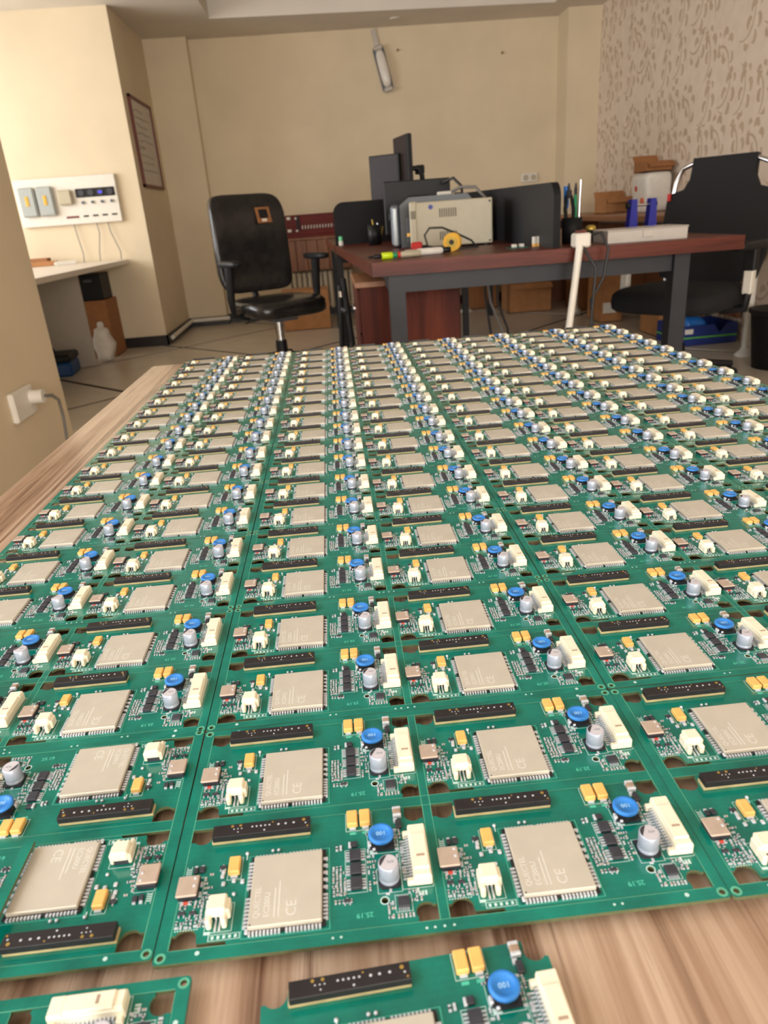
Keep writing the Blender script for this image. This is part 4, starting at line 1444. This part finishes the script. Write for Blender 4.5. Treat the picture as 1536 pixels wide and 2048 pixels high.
# cable bundle over the computer
for i, (pts, m, lab) in enumerate((
        ([(0.98, 4.22, 1.06), (1.02, 4.15, 1.075), (1.06, 4.12, 1.03), (1.05, 4.05, 0.99), (1.00, 3.98, 0.99)], 'cable', 'black cable looping behind the charcoal computer case'),
        ([(0.95, 3.98, 0.99), (1.02, 3.92, 1.02), (1.09, 3.88, 1.015), (1.13, 3.82, 0.96), (1.14, 3.72, 0.80), (1.135, 3.70, 0.757)], 'grey_cable', 'grey cable arching down beside the cream power supply'))):
    o = MB().tube(pts, 0.008, m, 8).puff(pts[0], (.022, .022, .022), m, .8, 8, 6).build('computer_cable')
    tag(o, lab, 'cable')

# mesh pen cup with pens
t = thing('pen_cup', 'black mesh pen cup standing before the black divider', 'cup', (0.575, 4.36, 0.75))
MB().lathe([(0.001, 0.003), (0.038, 0.0), (0.042, 0.112), (0.039, 0.112), (0.036, 0.006)], 'black', n=20).build('cup', t)
for k in range(3):
    o = MB().tube([(0.58 + .012 * k, 4.35 + .01 * k, 0.757), (0.565 + .03 * k, 4.36, 0.89 - .02 * k)], 0.004, ('brass', 'chrome', 'brass')[k], 6).cyl(0.565 + .03 * k, 4.36, 0.888 - .02 * k, .895 - .02 * k, .0035, 'black', 6).build('pen')
    tag(o, ('brass coloured pen leaning in the mesh cup', 'silver pen in the mesh pen cup', 'short brass pen at the right of the mesh cup')[k], 'pen', 'pens in the mesh cup')

# pens and markers at the desk corner
def marker(loc, rz, segs, label, name, cat):
    t = thing(name, label, cat, loc, rz)
    x = 0.0
    for i, (ln, r, m, nm) in enumerate(segs):
        g = MB()
        g.T = Matrix.Translation((x, 0, 0.014)) @ Matrix.Rotation(PI / 2, 4, 'Y')
        g.lathe([(r * .8, 0), (r, ln * .08), (r, ln * .92), (r * .8, ln)], m, n=14)
        g.build(nm, t)
        x += ln
    return t


marker((0.47, 2.80, 0.75), math.radians(8), [(0.03, 0.009, 'black', 'tip'), (0.045, 0.0135, 'lime', 'cap'), (0.02, 0.011, 'green', 'ring'), (0.012, 0.012, 'red', 'ring'), (0.085, 0.012, 'cream_metal', 'barrel')], 'highlighter with a fluorescent yellow cap at the desk corner', 'highlighter', 'highlighter')
marker((0.60, 2.88, 0.75), math.radians(9), [(0.05, 0.013, 'clear', 'cap'), (0.11, 0.014, 'paper_white', 'barrel'), (0.035, 0.012, 'black', 'cap')], 'white marker lying right of the fluorescent highlighter', 'marker_pen', 'marker')
for k, (p, lab) in enumerate((([(0.40, 2.98, .755), (0.50, 3.02, .757), (0.62, 3.10, .757)], 'thin black test lead lying left on the near desk'), ([(0.43, 2.86, .755), (0.47, 2.88, .756), (0.52, 2.86, .756)], 'short black wire end beside the highlighter'))):
    pass
o = MB().tube([(0.46, 2.95, .756), (0.53, 2.99, .757), (0.62, 3.04, .757), (0.66, 3.10, .757)], 0.005, 'cable', 6).puff((0.46, 2.95, .757), (.02, .01, .01), 'cable', .8, 8, 6).build('test_lead')
tag(o, 'thin black test lead lying left on the near desk', 'cable')
t = thing('test_clip', 'red crocodile clip lying before the charcoal computer case', 'clip', (0.655, 3.12, 0.75), 0.2)
MB().rbox(0, -0.008, 0.005, 0.05, 0.008, 0.045, 0.006, 'red').build('grip', t)
MB().rbox(0.045, -0.006, 0.01, 0.075, 0.006, 0.03, 0.004, 'black').build('jaw', t)
MB().tube([(0, 0, .02), (-.03, -.005, .012), (-.05, -.01, .006)], 0.003, 'maroon', 6).build('wire', t)

# yellow solder spool
t = thing('solder_spool', 'yellow solder spool standing on the near desk', 'spool', (0.825, 3.05, 0.75), math.radians(70))
for x in (-0.02, 0.014):
    g = MB()
    g.T = Matrix.Translation((x, 0, 0.037)) @ Matrix.Rotation(PI / 2, 4, 'Y')
    g.cyl(0, 0, 0, 0.006, 0.037, 'yellow', 24)
    g.build('flange', t)
g = MB()
g.T = Matrix.Translation((-0.015, 0, 0.037)) @ Matrix.Rotation(PI / 2, 4, 'Y')
g.cyl(0, 0, 0, 0.03, 0.026, 'brass', 24)
g.build('solder_wire', t)
g = MB()
g.T = Matrix.Translation((-0.0215, 0, 0.037)) @ Matrix.Rotation(PI / 2, 4, 'Y')
g.lathe([(0.022, 0), (0.022, 0.044), (0.019, 0.044)], 'brass', n=20).cyl(0, 0, -0.001, 0.044, 0.011, 'slot', 16)
g.build('hub', t)
o = MB().tube([(0.95, 3.12, .757), (0.90, 3.10, .757), (0.80, 3.09, .757), (0.725, 3.10, .775), (0.712, 3.10, .82), (0.735, 3.10, .848), (0.79, 3.10, .846), (0.85, 3.11, .82), (0.92, 3.12, .785), (0.945, 3.13, .757)], 0.0045, 'cable', 8).rbox(0.74, 3.04, .75, .80, 3.075, .772, .005, 'cable').build('power_cable')
tag(o, 'looped black cable with plug around the yellow solder spool', 'cable')

# small loose board with white connectors
t = thing('small_circuit_board', 'small circuit board with white connectors on the near desk', 'circuit board', (1.04, 2.90, 0.75), math.radians(8))
MB().box(0, 0, 0.0, 0.085, 0.05, 0.002, 'mask').build('board', t)
for x in (0.018, 0.05):
    MB().rbox(x, 0.015, 0.002, x + .018, 0.035, 0.014, .002, 'paper_white').build('connector', t)
t = thing('capacitor_pair', 'two white and yellow cylinders beside the small circuit board', 'component', (1.145, 2.92, 0.75))
for x in (0, 0.018):
    MB().cyl(x, 0, 0, 0.012, 0.009, 'tant', 14).cyl(x, 0, 0.012, 0.038, 0.009, 'paper_white', 14).build('cylinder', t)

# tool cup with pliers
t = thing('tool_cup', 'dark tool cup beside the grey desk divider', 'cup', (1.305, 2.93, 0.75))
MB().lathe([(0.001, 0.003), (0.038, 0), (0.042, 0.10), (0.038, 0.10), (0.034, 0.006)], 'matte_black', n=18).build('cup', t)


def pliers(loc, rz, lean, m, label):
    t = thing('pliers', label, 'pliers', loc, rz, 'tools in the tool cup')
    for s in (-1, 1):
        MB().tube([(s * .008, 0, 0), (s * .016 + lean * .4, 0, .06), (s * .02 + lean * .8, 0, .13), (s * .010 + lean, 0, .18)], .007, m, 8, True, [.005, .007, .008, .006]).build('handle', t)
    MB().rbox(-.012 + lean, -.006, .17, .012 + lean, .006, .20, .004, 'steel').build('joint', t)
    MB().tube([(lean, 0, .195), (lean * 1.15, 0, .225)], .006, 'steel', 6, True, [.007, .003]).build('jaw', t)


pliers((1.30, 2.92, 0.755), 0.3, -0.015, 'matte_black', 'black handled pliers standing in the tool cup')
pliers((1.318, 2.935, 0.755), 1.2, 0.02, 'green', 'dark green handled pliers standing in the tool cup')
t = thing('screwdriver', 'bright blue handled screwdriver at the left of the tool cup', 'screwdriver', (1.283, 2.935, 0.755), 0, 'tools in the tool cup')
MB().tube([(0.008, 0, 0), (0.0, 0, 0.13)], 0.003, 'chrome', 6).build('shaft', t)
MB().tube([(0.0, 0, 0.13), (-0.002, 0, 0.15), (-0.004, 0, 0.215)], 0.01, 'sky', 8, True, [.006, .011, .010]).build('handle', t)
t = thing('tweezers', 'thin steel tweezers standing at the right of the tool cup', 'tweezers', (1.332, 2.925, 0.755), 0, 'tools in the tool cup')
for s in (-1, 1):
    MB().tube([(-.002, s * .004, 0), (0.0, s * .004, .16), (0.004, 0, .235)], .003, 'chrome', 6).build('arm', t)

# clear parts box
t = thing('parts_box', 'frosted clear plastic parts box on the right of the near desk', 'box', (1.535, 2.79, 0.75), math.radians(-3))
b = MB()
W2, D2, H2 = 0.155, 0.095, 0.042
b.box(-W2, -D2, 0, W2, D2, 0.002, 'clear').box(-W2, -D2, 0, W2, -D2 + .002, H2, 'clear').box(-W2, D2 - .002, 0, W2, D2, H2, 'clear').box(-W2, -D2, 0, -W2 + .002, D2, H2, 'clear').box(W2 - .002, -D2, 0, W2, D2, H2, 'clear')
b.build('tray', t)
MB().rbox(-W2 - .003, -D2 - .003, H2, W2 + .003, D2 + .003, H2 + .006, .002, 'clear').build('lid', t)
MB().rbox(-0.02, -D2 - .006, 0.015, 0.02, -D2 - .001, H2, .002, 'clear').build('latch', t)
for k in range(4):
    MB().box(-0.093 + k * .062, -D2 + .003, .002, -0.0915 + k * .062, D2 - .003, H2 - .004, 'clear').build('partition', t)
pc = MB()
rr = random.Random(9)
for k in range(40):
    x, y = rr.uniform(-W2 + .015, W2 - .015), rr.uniform(-D2 + .015, D2 - .015)
    if min(abs(x - (-0.092 + i * .062)) for i in range(4)) < .012:
        continue
    pc.rbox(x - .007, y - .005, .002, x + .007, y + .005, .002 + rr.uniform(.006, .016), .001, rr.choice(('steel', 'red_chip', 'tan', 'black')))
tag(pc.build('contents', t), kind='stuff')

# blue reel stand
t = thing('reel_stand', 'royal blue reel stand with two uprights behind the clear parts box', 'stand', (1.715, 3.22, 0.75), 0.05)
MB().rbox(-0.10, -0.06, 0, 0.16, 0.07, 0.028, .004, 'black').build('base', t)
for x in (-0.04, 0.05):
    MB().prism([(x - .02, .028), (x + .02, .028), (x + .013, .15), (x - .013, .15)], -0.02, 0.02, 'royal').build('upright', t, (0, 0, 0), (PI / 2, 0, 0))
g = MB().tube([(-0.06, 0, .125), (0.07, 0, .125)], .006, 'chrome', 8)
g.build('axle', t)
for x in (-.062, .066):
    g = MB()
    g.T = Matrix.Translation((x, 0, .125)) @ Matrix.Rotation(PI / 2, 4, 'Y')
    g.cyl(0, 0, -.006, .006, .014, 'black', 12)
    g.build('knob', t)
t = thing('wire_sponge', 'small brass wire tip cleaner between the tool cup and the clear box', 'tip cleaner', (1.40, 2.97, 0.75))
MB().lathe([(.03, 0), (.032, .03), (.028, .045), (.02, .045)], 'black', n=16).build('holder', t)
MB().puff((0, 0, .05), (.045, .045, .03), 'brass', .9, 12, 8).build('sponge', t)

# white conduit with junction box and dangling cables
t = thing('cable_conduit', 'slanted white conduit with junction box at the near desk edge', 'conduit', (0, 0, 0))
MB().tube([(1.222, 2.572, 0.765), (1.19, 2.56, 0.50), (1.12, 2.53, 0.0)], 0.0135, 'white_pvc', 8).build('pipe', t)
MB().rbox(1.205, 2.565, 0.752, 1.262, 2.63, 0.802, .006, 'white_pvc').build('junction_box', t)
MB().rbox(1.215, 2.575, 0.802, 1.25, 2.62, 0.811, .004, 'maroon').build('switch', t)
for pts, lab in (([(1.262, 2.60, .79), (1.30, 2.57, .80), (1.325, 2.555, .74), (1.31, 2.555, .64), (1.265, 2.555, .56), (1.28, 2.555, .45), (1.285, 2.555, .0)], 'black cable hanging in a curve right of the white conduit'),
                 ([(1.23, 2.58, .765), (1.25, 2.55, .72), (1.275, 2.54, .68), (1.27, 2.54, .58), (1.262, 2.54, .45), (1.255, 2.54, 0)], 'thin black cable hanging close to the white conduit')):
    o = MB().tube(pts, .0055, 'cable', 8).puff(pts[0], (.018, .018, .016), 'cable', .6, 8, 6).build('hanging_cable')
    tag(o, lab, 'cable')
for i, (pts, m, lab) in enumerate((([(1.15, 4.0, .70), (1.16, 4.0, .45), (1.20, 4.0, .16), (1.21, 4.02, .0)], 'cable', 'black cable hanging below the desk, leftmost of three'),
                                   ([(1.23, 4.0, .70), (1.232, 4.0, .40), (1.29, 4.0, .25), (1.31, 4.0, .0)], 'cable', 'kinked black cable hanging below the desk'),
                                   ([(1.13, 3.9, .70), (1.17, 3.9, .42), (1.28, 3.9, .16), (1.33, 3.9, .0)], 'grey_cable', 'grey cable slanting down below the desk'))):
    o = MB().tube(pts, .007, m, 8).puff(pts[-1], (.03, .03, .02), m, .8, 8, 6).build('desk_cable')
    o.location.z = 0.0
    tag(o, lab, 'cable')
t = thing('green_lid', 'mint green capped little bottle on the far left desk corner', 'bottle', (0.375, 4.68, 0.75))
MB().lathe([(.014, 0), (.015, .02), (.011, .028)], 'paper_white', n=14).build('body', t)
MB().lathe([(.012, .028), (.012, .05), (.010, .054)], 'mint', n=14).build('cap', t)
t = thing('orange_tray', 'orange plastic tray edge showing above the grey desk divider', 'tray', (1.55, 4.56, 0.75))
MB().box(-.10, -.06, 0, .10, .06, .003, 'orange').box(-.10, -.06, 0, .10, -.056, .06, 'orange').box(-.10, .056, 0, .10, .06, .06, 'orange').build('tray_body', t)

# ================================================================== RIGHT SIDE
carton('small cardboard box on the wall counter left of the white bag', 2.60, 6.05, 2.86, 6.32, 0.12, 'card', True, z=0.79, group='boxes on the wall counter')
carton('open brown box lying on top of the white bag on the counter', 2.66, 5.42, 2.85, 5.66, 0.07, 'card2', True, z=1.065, group='boxes on the wall counter')
t = thing('shopping_bag', 'white bag with red print standing on the wall counter', 'bag', (2.74, 5.50, 0.79))
MB().puff((0, 0, 0.135), (0.20, 0.30, 0.275), 'paper_white', 0.3, 24, 14, lambda p: p + Vector((.008 * math.sin(p.z * 50), .01 * math.sin(p.z * 33 + p.x * 20), 0))).build('bag_body', t)
MB().puff((-0.098, 0.04, 0.18), (.012, .07, .07), 'red', .8, 12, 8).build('red_print', t)
MB().puff((-0.098, -0.07, 0.08), (.012, .06, .05), 'orange', .8, 12, 8).build('orange_print', t)
t = thing('waste_bin', 'black waste bin on the floor at the right edge', 'bin', (2.66, 3.55, 0))
MB().lathe([(.001, .006), (.115, 0), (.15, .30), (.155, .305), (.145, .305), (.11, .012)], 'matte_black', n=28).build('bin_body', t)
MB().lathe([(.149, .285), (.162, .295), (.162, .312), (.148, .312)], 'black', n=28).build('rim', t)

# printed blue carton tray
t = thing('carton_tray', 'printed blue carton tray with a green line on the floor', 'carton', (2.655, 4.45, 0), math.radians(2))
a, bb, h = 0.19, 0.16, 0.125
MB().box(-a, -bb, 0, a, bb, .004, 'navy').build('bottom', t)
fr = MB().raw([(x, -bb, z) for x, z in ((-a, 0), (a, 0), (a, h), (a * .62, h), (a * .40, h * .55), (a * .18, h), (-a, h))] + [(x, -bb + .004, z) for x, z in ((-a, 0), (a, 0), (a, h), (a * .62, h), (a * .40, h * .55), (a * .18, h), (-a, h))],
              [(0, 1, 2, 3, 4, 5, 6), (13, 12, 11, 10, 9, 8, 7)] + [(i, (i + 1) % 7 + 0, 7 + (i + 1) % 7, 7 + i) for i in range(7)], 'navy').build('front_wall', t)
MB().box(-a, bb - .004, 0, a, bb, h, 'navy').build('rear_wall', t)
for s in (-1, 1):
    MB().box(min(s * a, s * (a - .004)), -bb, 0, max(s * a, s * (a - .004)), bb, h, 'navy').build('side_wall', t)
MB().box(-a - .001, -bb - .0015, .045, a + .001, -bb, .055, 'lime_line').box(-a - .0015, -bb, .045, -a, bb, .055, 'lime_line').build('green_line', t)
lb2 = MB().box(-a + .03, -bb - .002, .075, -a + .085, -bb, .105, 'paper_white')
lb2.build('logo_patch', t)
o = MB().puff((0, 0, .085), (0.16, 0.20, 0.16), 'sky', .55, 20, 12, lambda p: p + Vector((.01 * math.sin(p.z * 60), .01 * math.cos(p.x * 50), 0))).puff((0, 0, .17), (.05, .05, .05), 'sky', .8, 10, 8).build('blue_bag')
o.location = (2.60, 4.45, .004)
tag(o, 'bright blue plastic bag inside the printed carton tray', 'bag')
